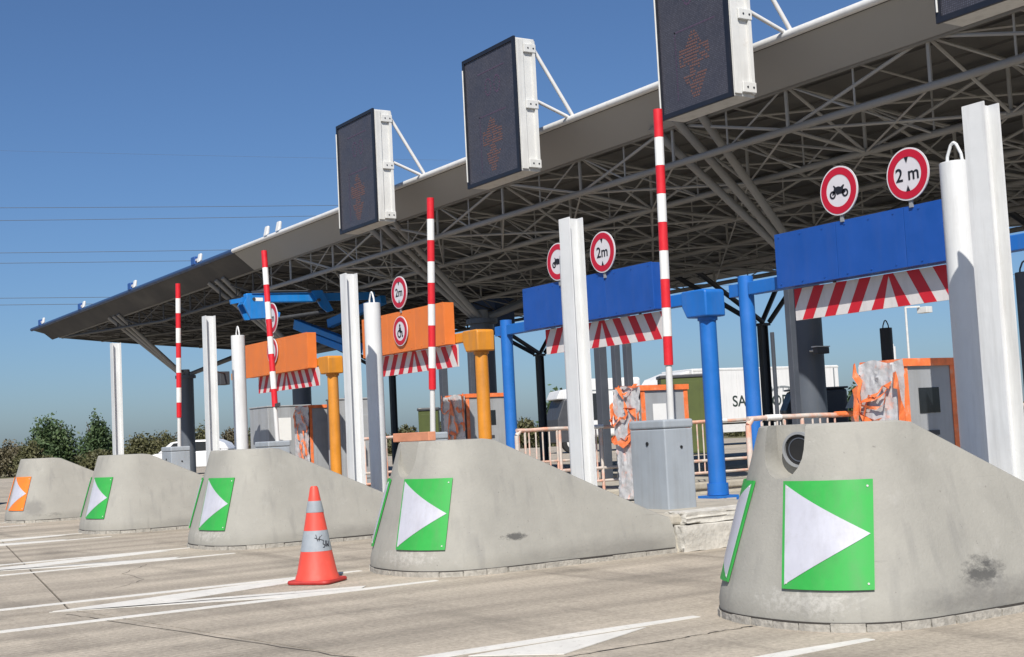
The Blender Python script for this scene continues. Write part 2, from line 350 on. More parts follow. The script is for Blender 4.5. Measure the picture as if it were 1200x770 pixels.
SPOTS = [[(0.70, 0.30, 0.24, 0.40, 0.42, 0.20, 0.26, 0.42, 0.85, (0.055, 0.055, 0.055), 16), (0.6, 0.25, 0.12, 0.5, 0.9, 0.16, 0.16, 0.4, 0.6, (0.15, 0.145, 0.135), 12), SK, FR],
         [(0.70, 0.12, 0.27, 0.2, 0.30, 0.07, 0.26, 0.36, 0.8, (0.055, 0.055, 0.055), 20), SK, FR],
         [SK, FR, (0.7, 1.5, 0.14, 0.4, 0.8, 0.14, 0.2, 0.4, 0.5, (0.15, 0.145, 0.135), 10)],
         [(0.62, -0.05, 0.16, 0.3, 0.35, 0.17, 0.24, 0.40, 0.6, (0.15, 0.145, 0.135), 18), (0.55, -0.25, 0.3, 0.25, 0.25, 0.25, 0.28, 0.42, 0.6, (0.5, 0.485, 0.45), 22), SK],
         [(0.55, -0.35, 0.22, 0.34, 0.34, 0.26, 0.12, 0.30, 0.6, (0.15, 0.145, 0.135), 7), (0.6, -0.1, 0.12, 0.4, 0.5, 0.10, 0.22, 0.42, 0.7, (0.055, 0.055, 0.055), 16), SK]]
for k_ in range(5):
    M['conc%d' % k_] = concmat(); add_scuffs(M['conc%d' % k_], SPOTS[k_], k_ + 1.0)
M['conc'] = M['conc0']

# ------------------------------------------------------------------ mesh helpers
class MB:
    def __init__(s):
        s.v = []; s.f = []
    def add(s, vs, fs):
        o = len(s.v)
        s.v += [tuple(v) for v in vs]
        s.f += [tuple(i + o for i in f) for f in fs]
        return s
    def box(s, x0, x1, y0, y1, z0, z1):
        return s.add([(x0, y0, z0), (x1, y0, z0), (x1, y1, z0), (x0, y1, z0), (x0, y0, z1), (x1, y0, z1), (x1, y1, z1), (x0, y1, z1)],
                     [(0, 3, 2, 1), (4, 5, 6, 7), (0, 1, 5, 4), (1, 2, 6, 5), (2, 3, 7, 6), (3, 0, 4, 7)])
    def bar(s, p0, p1, w, h, up=(0, 0, 1)):
        p0 = Vector(p0); p1 = Vector(p1); d = (p1 - p0).normalized()
        u = Vector(up)
        if abs(d.dot(u)) > 0.95: u = Vector((0, 1, 0))
        a = d.cross(u).normalized() * (w / 2); b = a.cross(d).normalized() * (h / 2)
        vs = []
        for p in (p0, p1):
            vs += [p - a - b, p + a - b, p + a + b, p - a + b]
        return s.add(vs, [(3, 2, 1, 0), (4, 5, 6, 7), (0, 1, 5, 4), (1, 2, 6, 5), (2, 3, 7, 6), (3, 0, 4, 7)])
    def cyl(s, p0, p1, r0, r1=None, n=12, cap=True):
        if r1 is None: r1 = r0
        p0 = Vector(p0); p1 = Vector(p1); d = (p1 - p0).normalized()
        u = Vector((0, 0, 1)) if abs(d.z) < 0.9 else Vector((1, 0, 0))
        a = d.cross(u).normalized(); b = d.cross(a).normalized()
        vs = []
        for p, r in ((p0, r0), (p1, r1)):
            for k in range(n):
                t = 2 * math.pi * k / n
                vs.append(p + a * (math.cos(t) * r) + b * (math.sin(t) * r))
        fs = [(k, (k + 1) % n, n + (k + 1) % n, n + k) for k in range(n)]
        fs = [tuple(reversed(f)) for f in fs]
        if cap:
            fs += [tuple(range(n)), tuple(reversed(range(n, 2 * n)))]
        return s.add(vs, fs)
    def tube(s, pts, r, n=8):
        for a, b in zip(pts[:-1], pts[1:]):
            s.cyl(a, b, r, r, n)
        return s
    def lathe(s, prof, n=32, c=(0, 0, 0)):
        vs = []
        for r, z in prof:
            for k in range(n):
                t = 2 * math.pi * k / n
                vs.append((c[0] + r * math.cos(t), c[1] + r * math.sin(t), c[2] + z))
        fs = []
        for i in range(len(prof) - 1):
            for k in range(n):
                fs.append((i * n + k, i * n + (k + 1) % n, (i + 1) * n + (k + 1) % n, (i + 1) * n + k))
        fs.append(tuple(reversed(range(n)))); fs.append(tuple(range((len(prof) - 1) * n, len(prof) * n)))
        return s.add(vs, fs)
    def prism(s, poly, axis, a, b):
        """polygon in the two other axes, extruded along axis from a to b"""
        n = len(poly)
        def P(u, v, w):
            return {'x': (w, u, v), 'y': (u, w, v), 'z': (u, v, w)}[axis]
        vs = [P(u, v, a) for u, v in poly] + [P(u, v, b) for u, v in poly]
        fs = [tuple(range(n)), tuple(reversed(range(n, 2 * n)))] + [(i, n + i, n + (i + 1) % n, (i + 1) % n) for i in range(n)]
        return s.add(vs, fs)
    def disc(s, c, r, y0, y1, n=40, sx=1.0):
        """flat round plate facing -Y"""
        return s.prism([(c[0] + sx * r * math.cos(2 * math.pi * k / n), c[1] + r * math.sin(2 * math.pi * k / n)) for k in range(n)], 'y', y0, y1)
    def ring(s, c, r0, r1, y0, y1, n=40):
        vs = []; fs = []
        for k in range(n):
            t = 2 * math.pi * k / n; cs, sn = math.cos(t), math.sin(t)
            for r in (r0, r1):
                for y in (y0, y1):
                    vs.append((c[0] + r * cs, y, c[1] + r * sn))
        for k in range(n):
            a = 4 * k; b = 4 * ((k + 1) % n)
            fs += [(a, a + 2, b + 2, b), (a + 1, b + 1, b + 3, a + 3), (a, b, b + 1, a + 1), (a + 2, a + 3, b + 3, b + 2)]
        return s.add(vs, fs)
    def mesh(s, name):
        me = bpy.data.meshes.new(name)
        me.from_pydata(s.v, [], s.f)
        bm = bmesh.new(); bm.from_mesh(me)
        bmesh.ops.recalc_face_normals(bm, faces=bm.faces)
        bm.to_mesh(me); bm.free()
        return me
    def build(s, name, m, parent=None, loc=None, bevel=0.0, smooth=False, seg=2, label=None):
        me = s.mesh(name)
        me.materials.append(m)
        o = bpy.data.objects.new(name, me)
        COL.objects.link(o)
        if parent is not None: o.parent = parent
        if loc is not None: o.location = loc
        if bevel:
            bv = o.modifiers.new('bevel', 'BEVEL'); bv.width = bevel; bv.segments = seg; bv.limit_method = 'ANGLE'; bv.angle_limit = 0.6
            bv.harden_normals = False
        if smooth:
            for p in me.polygons: p.use_smooth = True
            try:
                me.set_sharp_from_angle(angle=0.7)
            except Exception:
                pass
        if label: o['label'] = label
        return o

def thing(name, label, cat, loc=(0, 0, 0), rz=0.0, group=None):
    o = bpy.data.objects.new(name, None)
    o.empty_display_size = 0.2
    COL.objects.link(o)
    o.location = loc; o.rotation_euler = (0, 0, rz)
    return tag(o, label, cat, group)
def tag(o, label, cat, group=None):
    o['label'] = label; o['category'] = cat
    if group: o['group'] = group
    return o
def structure(o):
    o['kind'] = 'structure'; return o
def text_mb(txt, size, xz, y0, depth=0.003, spacing=1.0, sx=1.0):
    """lettering facing -Y, centred on xz"""
    cu = bpy.data.curves.new('lettering', 'FONT')
    cu.body = txt; cu.size = size; cu.extrude = depth / 2; cu.align_x = 'CENTER'; cu.align_y = 'CENTER'; cu.space_character = spacing
    cu.offset = size * 0.012
    ob = bpy.data.objects.new('lettering', cu)
    COL.objects.link(ob)
    dg = bpy.context.evaluated_depsgraph_get()
    me = bpy.data.meshes.new_from_object(ob.evaluated_get(dg))
    mb = MB()
    mb.add([(xz[0] + v.co.x * sx, y0 - v.co.z, xz[1] + v.co.y) for v in me.vertices], [tuple(p.vertices) for p in me.polygons])
    bpy.data.objects.remove(ob); bpy.data.meshes.remove(me); bpy.data.curves.remove(cu)
    return mb

ISL = [-5.33, -9.65, -14.05, -18.4, -23.2]
NY = 5.65
NOSEX = [-5.35, -9.73, -14.28, -18.88, -23.72]
NOSEA = [0.72, 0.78, 0.85, 0.85, 0.80]
KZ = 0.32
# ------------------------------------------------------------------ ground, carriageway slabs, markings
g = MB().add([(-3000, -3000, -0.06), (3000, -3000, -0.06), (3000, 3000, -0.06), (-3000, 3000, -0.06)], [(0, 1, 2, 3)]).build('ground', M['verge'])
structure(g)
rb = structure(MB().box(-75, 14, -25, 60, -0.055, -0.012).build('road_base', M['crack']))
ys = [-25, -14, -6.5, 2.45, 7.3, 14.5, 22, 30, 40, 50, 60]
xs = [-75, -66, -57, -48, -39, -30, -23.2, -18.4, -14.05, -9.78, -5.39, 0.2, 7, 14]
def jy(x, y): return y - 0.155 * (x + 9.7) * (1.0 if x < -9.7 else -1.0) * (1.0 if y == 2.45 else 0.0)
road = structure(bpy.data.objects.new('road', None)); COL.objects.link(road)
for j in range(len(ys) - 1):
    for i in range(len(xs) - 1):
        gp = 0.008
        x0, x1 = xs[i] + gp, xs[i + 1] - gp
        y0a, y0b = jy(xs[i], ys[j]) + gp, jy(xs[i + 1], ys[j]) + gp
        y1a, y1b = jy(xs[i], ys[j + 1]) - gp, jy(xs[i + 1], ys[j + 1]) - gp
        MB().prism([(x0, y0a), (x1, y0b), (x1, y1b), (x0, y1a)], 'z', -0.05, 0.0).build('slab', M['road'], road)

def crack(pts, w):
    out_l = []; out_r = []
    n = 26; P = [Vector(p) for p in pts]
    for i in range(n + 1):
        f = i / n * (len(P) - 1); a = min(int(f), len(P) - 2); p = P[a].lerp(P[a + 1], f - a)
        jx, jy_ = random.uniform(-0.015, 0.015), random.uniform(-0.015, 0.015)
        ww = w * random.uniform(0.35, 1.0)
        d = (P[a + 1] - P[a]).normalized()
        out_l.append((p.x + jx - d.y * ww, p.y + jy_ + d.x * ww)); out_r.append((p.x + jx + d.y * ww, p.y + jy_ - d.x * ww))
    b = MB(); m_ = len(out_l)
    b.add([(x, y, 0.002) for x, y in out_l] + [(x, y, 0.002) for x, y in out_r], [(i, i + 1, m_ + i + 1, m_ + i) for i in range(m_ - 1)])
    b.build('crack', M['crack'], road)
crack([(-9.5, 2.38), (-8.84, 2.5), (-7.3, 2.77), (-5.9, 3.02)], 0.007)
crack([(-5.39, 3.6), (-5.38, 4.4), (-5.41, 4.93)], 0.007)
crack([(-12.9, 4.0), (-12.2, 3.55), (-11.4, 3.5), (-10.9, 3.1)], 0.004)
mk = structure(bpy.data.objects.new('road_marking', None)); COL.objects.link(mk)
def stripe(poly, name='line'):
    # split finely along so the outline can be slightly uneven
    MB().prism(poly, 'z', 0.001, 0.005).build(name, M['paint'], mk)
for k, X in enumerate((-5.33, -9.65, -13.9, -18.35, -23.2)):
    for sx, y1 in ((-0.57, 4.98), (0.70, 5.0)):
        x = X + sx; w = 0.055
        pts_l = []; pts_r = []
        n = 40
        for i in range(n + 1):
            y = -16 + (y1 + 16) * i / n
            j1 = random.uniform(-0.006, 0.006); j2 = random.uniform(-0.006, 0.006)
            taper = 1.0 if i < n else 0.55
            pts_l.append((x - w * taper + j1, y)); pts_r.append((x + w * taper + j2, y))
        stripe(pts_l + pts_r[::-1])
    for yo in (0.0, -4.6, -9.2):
        a = 2.34 + yo + (1.05 if k == 0 else 0)
        d = X + 0.02
        if k == 0:
            stripe([(d - 0.47, a + 0.0), (d - 0.14, a + 0.35), (d - 0.50, a + 1.15), (d - 0.50, a + 0.55)], 'chevron')
            stripe([(d + 0.34, a - 0.5), (d + 0.62, a - 0.9), (d + 0.62, a - 0.1)], 'chevron')
        else:
            stripe([(d - 0.13, a), (d + 0.10, a + 0.45), (d + 0.05, a + 0.85), (d - 0.42, a + 2.35), (d - 0.515, a + 2.25), (d - 0.5, a + 1.55)], 'chevron')
            stripe([(d - 0.10, a - 0.03), (d + 0.62, a + 1.45), (d + 0.62, a + 2.05), (d + 0.50, a + 2.15), (d + 0.07, a + 0.80), (d + 0.12, a + 0.42)], 'chevron')

# kerbed platforms behind the noses
for k, X in enumerate(ISL):
    kb = structure(bpy.data.objects.new('kerb_island', None)); COL.objects.link(kb); kb.location = (X, 0, 0)
    x0, x1, y0, y1 = -1.55, 0.55, 7.40, 24.0
    b = MB()
    prof = [(x0 - 0.10, 0.0), (x1 + 0.12, 0.0), (x1 + 0.06, KZ - 0.09), (x0 - 0.04, KZ - 0.09)]
    b.prism(prof, 'y', y0, y1)
    b.build('kerb_wall', M['kerb'], kb)
    n = 9
    for i in range(n):
        ya = y0 - 0.03 + (y1 - y0) * i / n; yb = y0 - 0.03 + (y1 - y0) * (i + 1) / n
        MB().box(x0 - 0.07, x1 + 0.10, ya + 0.006, yb - 0.006, KZ - 0.088, KZ).build('kerb_stone', M['kerb'], kb, bevel=0.02)
# rough white block against the second nose
wb = MB()
for i in range(5):
    pass
blk = thing('kerb_block', 'rough white-painted concrete kerb block beside the low tail of the nearest-but-one concrete nose', 'kerb block', (ISL[1] + 0.60, 7.42, 0))
def rough_box(x0, x1, y0, y1, z0, z1, n, amp):
    bm = bmesh.new()
    bmesh.ops.create_cube(bm, size=1)
    for v in bm.verts:
        v.co = Vector(((x0 + x1) / 2 + v.co.x * (x1 - x0), (y0 + y1) / 2 + v.co.y * (y1 - y0), (z0 + z1) / 2 + v.co.z * (z1 - z0)))
    bmesh.ops.subdivide_edges(bm, edges=bm.edges, cuts=n, use_grid_fill=True)
    for v in bm.verts:
        v.co += Vector((random.uniform(-amp, amp), random.uniform(-amp, amp), random.uniform(-amp, amp)))
    mb = MB(); bm.verts.ensure_lookup_table()
    mb.add([v.co.copy() for v in bm.verts], [tuple(v.index for v in f.verts) for f in bm.faces]); bm.free()
    return mb
rough_box(-0.02, 0.16, 0, 1.25, 0.0, 0.225, 7, 0.010).build('block', M['whiteblock'], blk, smooth=True)
rough_box(-0.16, 0.13, 0.06, 1.3, 0.235, 0.335, 7, 0.008).build('coping', M['whiteblock'], blk, smooth=True)

# ------------------------------------------------------------------ concrete bullnoses
A_, B_, NEXP = 0.70, 0.70, 2.45
YEND = 1.74
def ztop(y):
    return 1.065 if y < 0.08 else max(0.30, 1.065 - 0.47 * (y - 0.08))
def inset(z):
    return 0.02 + 0.0 * z if z < 0.15 else 0.03 + 0.255 * (z - 0.15) / 0.9
def outline_pt(phi):
    c, s_ = math.cos(phi), math.sin(phi)
    r = (abs(c / A_) ** NEXP + abs(s_ / B_) ** NEXP) ** (-1 / NEXP)
    return r * c, r * s_
def nose(phi, z):
    x, y = outline_pt(phi)
    i = inset(z)
    return Vector((x * (A_ - i) / A_, y * (B_ - i) / B_, z))
def arc_phi(phc, d, z):
    """angle reached after walking d metres along the ring at height z"""
    st = math.radians(1.0) * (1 if d > 0 else -1); ph = phc; tot = 0.0; p = nose(ph, z)
    while tot < abs(d):
        q = nose(ph + st, z); e = (q - p).length
        if tot + e >= abs(d): return ph + st * (abs(d) - tot) / e
        tot += e; p = q; ph += st
    return ph
def bullnose_mesh():
    cols = []
    ny = 16
    for k in range(ny, 0, -1): cols.append(('L', YEND * k / ny))
    nphi = 44
    for k in range(nphi + 1): cols.append(('N', -math.pi + math.pi * k / nphi))
    for k in range(1, ny + 1): cols.append(('R', YEND * k / ny))
    rows = [0.0, 0.05, 0.10, 0.15, 0.165] 
    mb = MB(); nr = 14
    grid = []
    for t, p in cols:
        colv = []
        if t == 'N':
            zt = ztop(nose(p, 1.0).y)
        else:
            zt = ztop(p)
        zs = list(rows) + [0.165 + (zt - 0.03 - 0.165) * i / 8 for i in range(1, 9)]
        for z in zs:
            if t == 'N': v = nose(p, z)
            else:
                i = inset(z); v = Vector(((A_ - i) * (-1 if t == 'L' else 1), p, z))
            colv.append(v)
        # rounded arris
        last = colv[-1]
        for sc_, dz in ((0.985, 0.02), (0.955, 0.03)):
            if t == 'N': colv.append(Vector((last.x * sc_, last.y * sc_, zt - 0.03 + dz)))
            else: colv.append(Vector((last.x * sc_, last.y, zt - 0.03 + dz)))
        grid.append(colv)
    R_ = len(grid[0]); Cn = len(grid)
    vs = [v for c in grid for v in c]
    fs = []
    for i in range(Cn - 1):
        for j in range(R_ - 1):
            fs.append((i * R_ + j, (i + 1) * R_ + j, (i + 1) * R_ + j + 1, i * R_ + j + 1))
    # lid: strips between mirrored columns
    for i in range((Cn - 1) // 2):
        a, b2 = i, i + 1; c, d = Cn - 2 - i, Cn - 1 - i
        if b2 == c: 
            fs.append((a * R_ + R_ - 1, b2 * R_ + R_ - 1, d * R_ + R_ - 1))
        else:
            fs.append((a * R_ + R_ - 1, b2 * R_ + R_ - 1, c * R_ + R_ - 1, d * R_ + R_ - 1))
        if b2 == c:
            fs.append((a * R_, d * R_, b2 * R_))
        else:
            fs.append((a * R_, d * R_, c * R_, b2 * R_))
    # back face
    fs.append(tuple([j for j in range(R_)] + [(Cn - 1) * R_ + j for j in reversed(range(R_))]))
    mb.add(vs, fs)
    return mb
def boolean_cut(o, cutter):
    md = o.modifiers.new('cut', 'BOOLEAN'); md.operation = 'DIFFERENCE'; md.object = cutter; md.solver = 'EXACT'
    dg = bpy.context.evaluated_depsgraph_get()
    me = bpy.data.meshes.new_from_object(o.evaluated_get(dg))
    o.modifiers.clear()
    old = o.data; o.data = me
    me.name = old.name
    cm = cutter.data
    bpy.data.objects.remove(cutter); bpy.data.meshes.remove(cm)
def panel_mesh(f, u0, u1, v0, v1, nu, nv, off, th):
    """curved plate on the nose surface, parameters u (angle) and v (height)"""
    def N(u, v):
        a = nose(u + 0.01, v) - nose(u - 0.01, v); b = nose(u, v + 0.01) - nose(u, v - 0.01)
        return a.cross(b).normalized()
    mb = MB(); vs = []
    for s_ in (off, off + th):
        for j in range(nv + 1):
            for i in range(nu + 1):
                u, v = f(u0 + (u1 - u0) * i / nu, v0 + (v1 - v0) * j / nv)
                vs.append(nose(u, v) + N(u, v) * s_)
    n1 = (nu + 1) * (nv + 1); fs = []
    idx = lambda s_, i, j: s_ * n1 + j * (nu + 1) + i
    for j in range(nv):
        for i in range(nu):
            fs.append((idx(1, i, j), idx(1, i + 1, j), idx(1, i + 1, j + 1), idx(1, i, j + 1)))
            fs.append((idx(0, i, j), idx(0, i, j + 1), idx(0, i + 1, j + 1), idx(0, i + 1, j)))
    for i in range(nu):
        fs.append((idx(0, i, 0), idx(0, i + 1, 0), idx(1, i + 1, 0), idx(1, i, 0)))
        fs.append((idx(0, i, nv), idx(1, i, nv), idx(1, i + 1, nv), idx(0, i + 1, nv)))
    for j in range(nv):
        fs.append((idx(0, 0, j), idx(1, 0, j), idx(1, 0, j + 1), idx(0, 0, j + 1)))
        fs.append((idx(0, nu, j), idx(0, nu, j + 1), idx(1, nu, j + 1), idx(1, nu, j)))
    return mb.add(vs, fs)
d2r = math.radians
nose_labels = [
    'nearest grey concrete bullnose with green arrow boards and a round lamp sunk in its top',
    'grey concrete bullnose with a terracotta board on its top, just behind the traffic cone',
    'concrete bullnose with a green arrow board standing left of the traffic cone',
    'concrete bullnose with a green arrow board between the orange-arrow nose and the next one',
    'farthest concrete bullnose, the only one with an orange arrow board']
for k, X in enumerate(NOSEX):
    A_ = NOSEA[k]
    bm0 = bullnose_mesh()
    t = thing('concrete_bullnose', nose_labels[k], 'bullnose', (X, NY, 0), 0, 'concrete noses heading the toll islands')
    body = bm0.build('body', M['conc%d' % k], t)
    cutters = []
    if k in (0, 1):
        cu = MB()
        nseg = 10; w = 0.145; zc = 0.93; poly = []
        for i in range(nseg + 1):
            a = math.pi + math.pi * i / nseg
            poly.append((w * math.cos(a), zc + 0.16 * math.sin(a)))
        poly += [(w, 1.4), (-w, 1.4)]
        cu.prism(poly, 'y', -0.6, 0.20 if k == 0 else 0.08)
        co = cu.build('cutter', M['conc'])
        co.location = (X + 0.0, NY - 0.45, 0); co.rotation_euler = (0, 0, d2r(16))
        bpy.context.view_layer.update()
        boolean_cut(body, co)
    for p in body.data.polygons: p.use_smooth = True
    body.data.set_sharp_from_angle(angle=0.6)
    # mortar bed, in short stones
    nst = 13
    cr = MB()
    ring_ = [nose(-math.pi + math.pi * i / 60, 0) for i in range(61)]
    for p, q in zip(ring_[:-1], ring_[1:]):
        cr.add([(p.x * 0.9, p.y * 0.9, 0.030), (q.x * 0.9, q.y * 0.9, 0.030), (q.x * 1.006, q.y * 1.006, 0.030), (p.x * 1.006, p.y * 1.006, 0.030), (p.x * 0.9, p.y * 0.9, 0.047), (q.x * 0.9, q.y * 0.9, 0.047), (q.x * 1.006, q.y * 1.006, 0.047), (p.x * 1.006, p.y * 1.006, 0.047)], [(0, 3, 2, 1), (4, 5, 6, 7), (2, 3, 7, 6)])
    for sx in (-1, 1):
        cr.box(min(sx * (A_ - 0.03), sx * (A_ - 0.013)), max(sx * (A_ - 0.03), sx * (A_ - 0.013)), 0.0, YEND - 0.02, 0.030, 0.046)
    cr.build('joint', M['crack'], t)
    st = MB()
    for i in range(nst):
        a0 = -math.pi + math.pi * i / nst + 0.004; a1 = -math.pi + math.pi * (i + 1) / nst - 0.004
        p0, p1 = nose(a0, 0), nose(a1, 0)
        o0 = 1.016 + random.uniform(-0.009, 0.010)
        z1 = 0.040 + random.uniform(-0.006, 0.004)
        am = (a0 + a1) / 2; pm_ = nose(am, 0)
        q = [p0 * 0.9, pm_ * 0.9, p1 * 0.9, p1 * o0, pm_ * (o0 + 0.004), p0 * o0]
        st.add([(v.x, v.y, 0.0) for v in q] + [(v.x, v.y, z1) for v in q],
               [(0, 1, 4, 5), (1, 2, 3, 4), (11, 10, 7, 6), (10, 9, 8, 7), (0, 6, 7, 1), (1, 7, 8, 2), (2, 8, 9, 3), (3, 9, 10, 4), (4, 10, 11, 5), (5, 11, 6, 0)])
    for i in range(5):
        y0 = 0.01 + i * 0.345
        for sx in (-1, 1):
            x_ = (A_ - 0.02) * sx; x2 = (A_ + 0.014 + random.uniform(-0.008, 0.006)) * sx
            st.box(min(x_, x2), max(x_, x2), y0, y0 + 0.335, 0.0, 0.036 + random.uniform(-0.006, 0.006))
    st.build('mortar_bed', M['mortar'], t)
    # arrow boards
    bodym = M['orangep'] if k == 4 else M['green']
    for side in (1, -1):
        phc = d2r(-57 if k < 2 else -64) if side > 0 else d2r(-138)
        # d = metres along the ring from the board's middle, outwards from the nose tip
        def idf(u, v, phc=phc, side=side):
            return (arc_phi(phc, (u if side > 0 else u) , v), v)
        pn = panel_mesh(idf, -0.247, 0.247, 0.205, 0.76, 16, 8, 0.006, 0.010).build('arrow_board', bodym, t, smooth=True)
        # white triangle: base at the nose centre, tip outwards
        def tri(u, v, phc=phc, side=side):
            w = (1 - u) * 0.93
            z = 0.4825 + (v - 0.5) * 0.555 * w
            return (arc_phi(phc, side * (-0.228 + 0.458 * u), z), z)
        ta = panel_mesh(tri, 0.0, 1.0, 0.0, 1.0, 16, 8, 0.0175, 0.002)
        ta.build('arrow', M['reflw'], pn, smooth=True)
        # screws
        sc_ = MB()
        for u in (0.06, 0.94):
            for v in (0.24, 0.73):
                p = nose(arc_phi(phc, (u - 0.5) * 0.494, v), v)
                nn = Vector((p.x, p.y, 0)).normalized()
                sc_.cyl(p + nn * 0.012, p + nn * 0.022, 0.006, 0.006, 8)
        sc_.build('screw', M['lampw'], pn)
    if k == 0:
        R14 = Matrix.Rotation(d2r(16), 4, 'Z')
        lp = MB()
        lp.ring((0, 0), 0.086, 0.100, -0.012, 0.06, 36)
        lo_ = lp.build('warning_lamp', M['signb'], t, smooth=True)
        lo_.location = Vector((0.0, -0.45, 0)) + R14 @ Vector((0.005, 0.172, 0.0)) + Vector((0, 0, 0.925))
        lo_.rotation_euler = (0, 0, d2r(16))
        MB().disc((0, 0), 0.087, 0.004, 0.03, 36).build('lens', M['hole'], lo_)
        MB().ring((0, 0), 0.062, 0.068, 0.0005, 0.0035, 28).build('lens_ring', M['darkpost'], lo_)

# terracotta board on the second nose
tb = MB().box(-0.30, 0.30, -0.035, 0.035, 0.0, 0.075).build('terracotta_board', M['board'], None, (NOSEX[1] - 0.13, NY - 0.30, 1.067), bevel=0.006)
tb.rotation_euler = (0, 0.0, 0.03)
tag(tb, 'narrow terracotta coloured board lying on top of the concrete nose behind the cone', 'board')

# ------------------------------------------------------------------ white steel beams and round posts
beam_labels = ['white steel H-beam post, tallest in view at the right edge', 'white steel H-beam post rising from the tail of the nose behind the cone',
               'white steel H-beam post between the yellow post and a round white post, above the cone', 'white steel H-beam post beside the round post left of the leaning barrier arm',
               'white steel H-beam post farthest left, standing clear against the sky']
for k, X in enumerate(ISL):
    t = thing('steel_beam_post', beam_labels[k], 'post', ((-5.13, -9.50, -14.034, -18.78, -23.55)[k], 6.76, 0), 0, 'white H-beam posts on the toll islands')
    h = (2.965, 2.975, 3.06, 3.04, 3.04)[k]
    MB().box(-0.08, 0.08, 0.0, 0.012, 0.1, h).build('flange', M['white'], t)
    MB().box(-0.006, 0.006, 0.0125, 0.1395, 0.1, h).build('web', M['white'], t)
    MB().box(-0.08, 0.08, 0.14, 0.152, 0.1, h).build('flange', M['white'], t)
cyl_labels = {0: 'round white post with a lifting loop, beside the big H-beam at the right', 1: 'round white post hidden behind the H-beam of the nose behind the cone',
              2: 'round white post with a lifting loop, just right of the H-beam above the cone', 3: 'round white post with a lifting loop, left of the farther orange height panel'}
def round_post(x, y, h, r, label, m=None, group='round white posts with lifting loops'):
    t = thing('round_post', label, 'post', (x, y, 0), 0, group)
    MB().lathe([(r, 0.1), (r, h - 0.004), (r - 0.004, h)], 28).build('tube', m or M['white'], t, smooth=True)
    lp = [( -r * 0.62, 0, h - 0.01), (-r * 0.55, 0, h + 0.05), (-r * 0.22, 0, h + 0.125), (0, 0, h + 0.14), (r * 0.22, 0, h + 0.125), (r * 0.55, 0, h + 0.05), (r * 0.62, 0, h - 0.01)]
    MB().tube(lp, 0.011, 8).build('lifting_loop', m or M['white'], t, smooth=True)
    return t
for k in (0, 1, 2, 3):
    round_post((-5.87, -10.47, -14.77, -19.35)[k], 7.5, 2.80, 0.105, cyl_labels[k])
round_post(-16.5, 18.8, 2.66, 0.11, 'round post with a lifting loop above the wrapped terminal, coloured dark for the canopy shade', M['dark'])  # same kind as the white posts; canopy shade is put into its dark colour
round_post(-10.2, 14.2, 2.76, 0.12, 'round post with a lifting loop at the far right edge, coloured grey for its shade', M['darkpost'])  # a shaded post: the grey colour stands in for the shade on it
round_post(-29.8, 34.2, 3.3, 0.11, 'small white round post top seen past the street lamp', M['white'])

# ------------------------------------------------------------------ barriers with raised striped arms
arm_labels = ['raised red and white barrier arm on the grey cabinet right of the white H-beam', 'barrier with a raised red and white arm standing in front of the nearer orange panel',
              'barrier with a raised red and white arm leaning across the farther orange panel', 'barrier with a raised red and white arm in front of the far tree column']
ARM = [None, (-9.56, 8.0, 0.025), (-13.73, 7.75, 0.07), (-18.33, 7.7, -0.09), (-22.75, 7.7, 0.065)]
ARMTOP = [0, 4.10, 3.95, 4.04, 4.02]
for k in range(1, 5):
    ax, ay, lean = ARM[k]
    X0 = ax - 0.28
    t = thing('barrier', arm_labels[k - 1], 'barrier', (X0, ay, KZ), 0, 'raised toll barriers')
    hc = 0.83
    c = MB().box(-0.26, 0.26, -0.17, 0.17, -0.02, hc - 0.085).build('cabinet', M['cab'], t, bevel=0.012)
    MB().box(-0.268, 0.268, -0.178, 0.178, hc - 0.084, hc).build('lid', M['cab'], c, bevel=0.02, seg=3)
    MB().cyl((0.0, -0.18, hc - 0.22), (0.0, -0.168, hc - 0.22), 0.018, n=12).build('lock', M['hole'], c)
    MB().cyl((0.255, 0.02, hc - 0.26), (0.268, 0.02, hc - 0.26), 0.014, n=12).build('lock', M['hole'], c)
    a = bpy.data.objects.new('arm', MB().cyl((0, 0, 0), (0, 0, 0.60), 0.033, 0.031, 16).mesh('arm'))
    a.data.materials.append(M['pole']); COL.objects.link(a); a.parent = t; a.location = (0.16 if k == 1 else 0.2, 0.0, hc - 0.05)
    a.rotation_euler = (0, lean, 0)
    for p in a.data.polygons: p.use_smooth = True
    a.data.set_sharp_from_angle(angle=0.7)
    z0 = 0.56; L_ = ARMTOP[k] - (KZ + hc - 0.05) - z0; bl = L_ / 9
    for i in range(9):
        MB().cyl((0, 0, z0 + i * bl + 0.0008), (0, 0, z0 + (i + 1) * bl - 0.0008), 0.044, 0.044, 20).build('red_band' if i % 2 == 0 else 'white_band', M['red'] if i % 2 == 0 else M['armw'], a, smooth=True)
    if k == 3:
        MB().box(-0.05, 0.16, -0.02, 0.02, 0.55, 0.60).build('bracket', M['dark'], a)

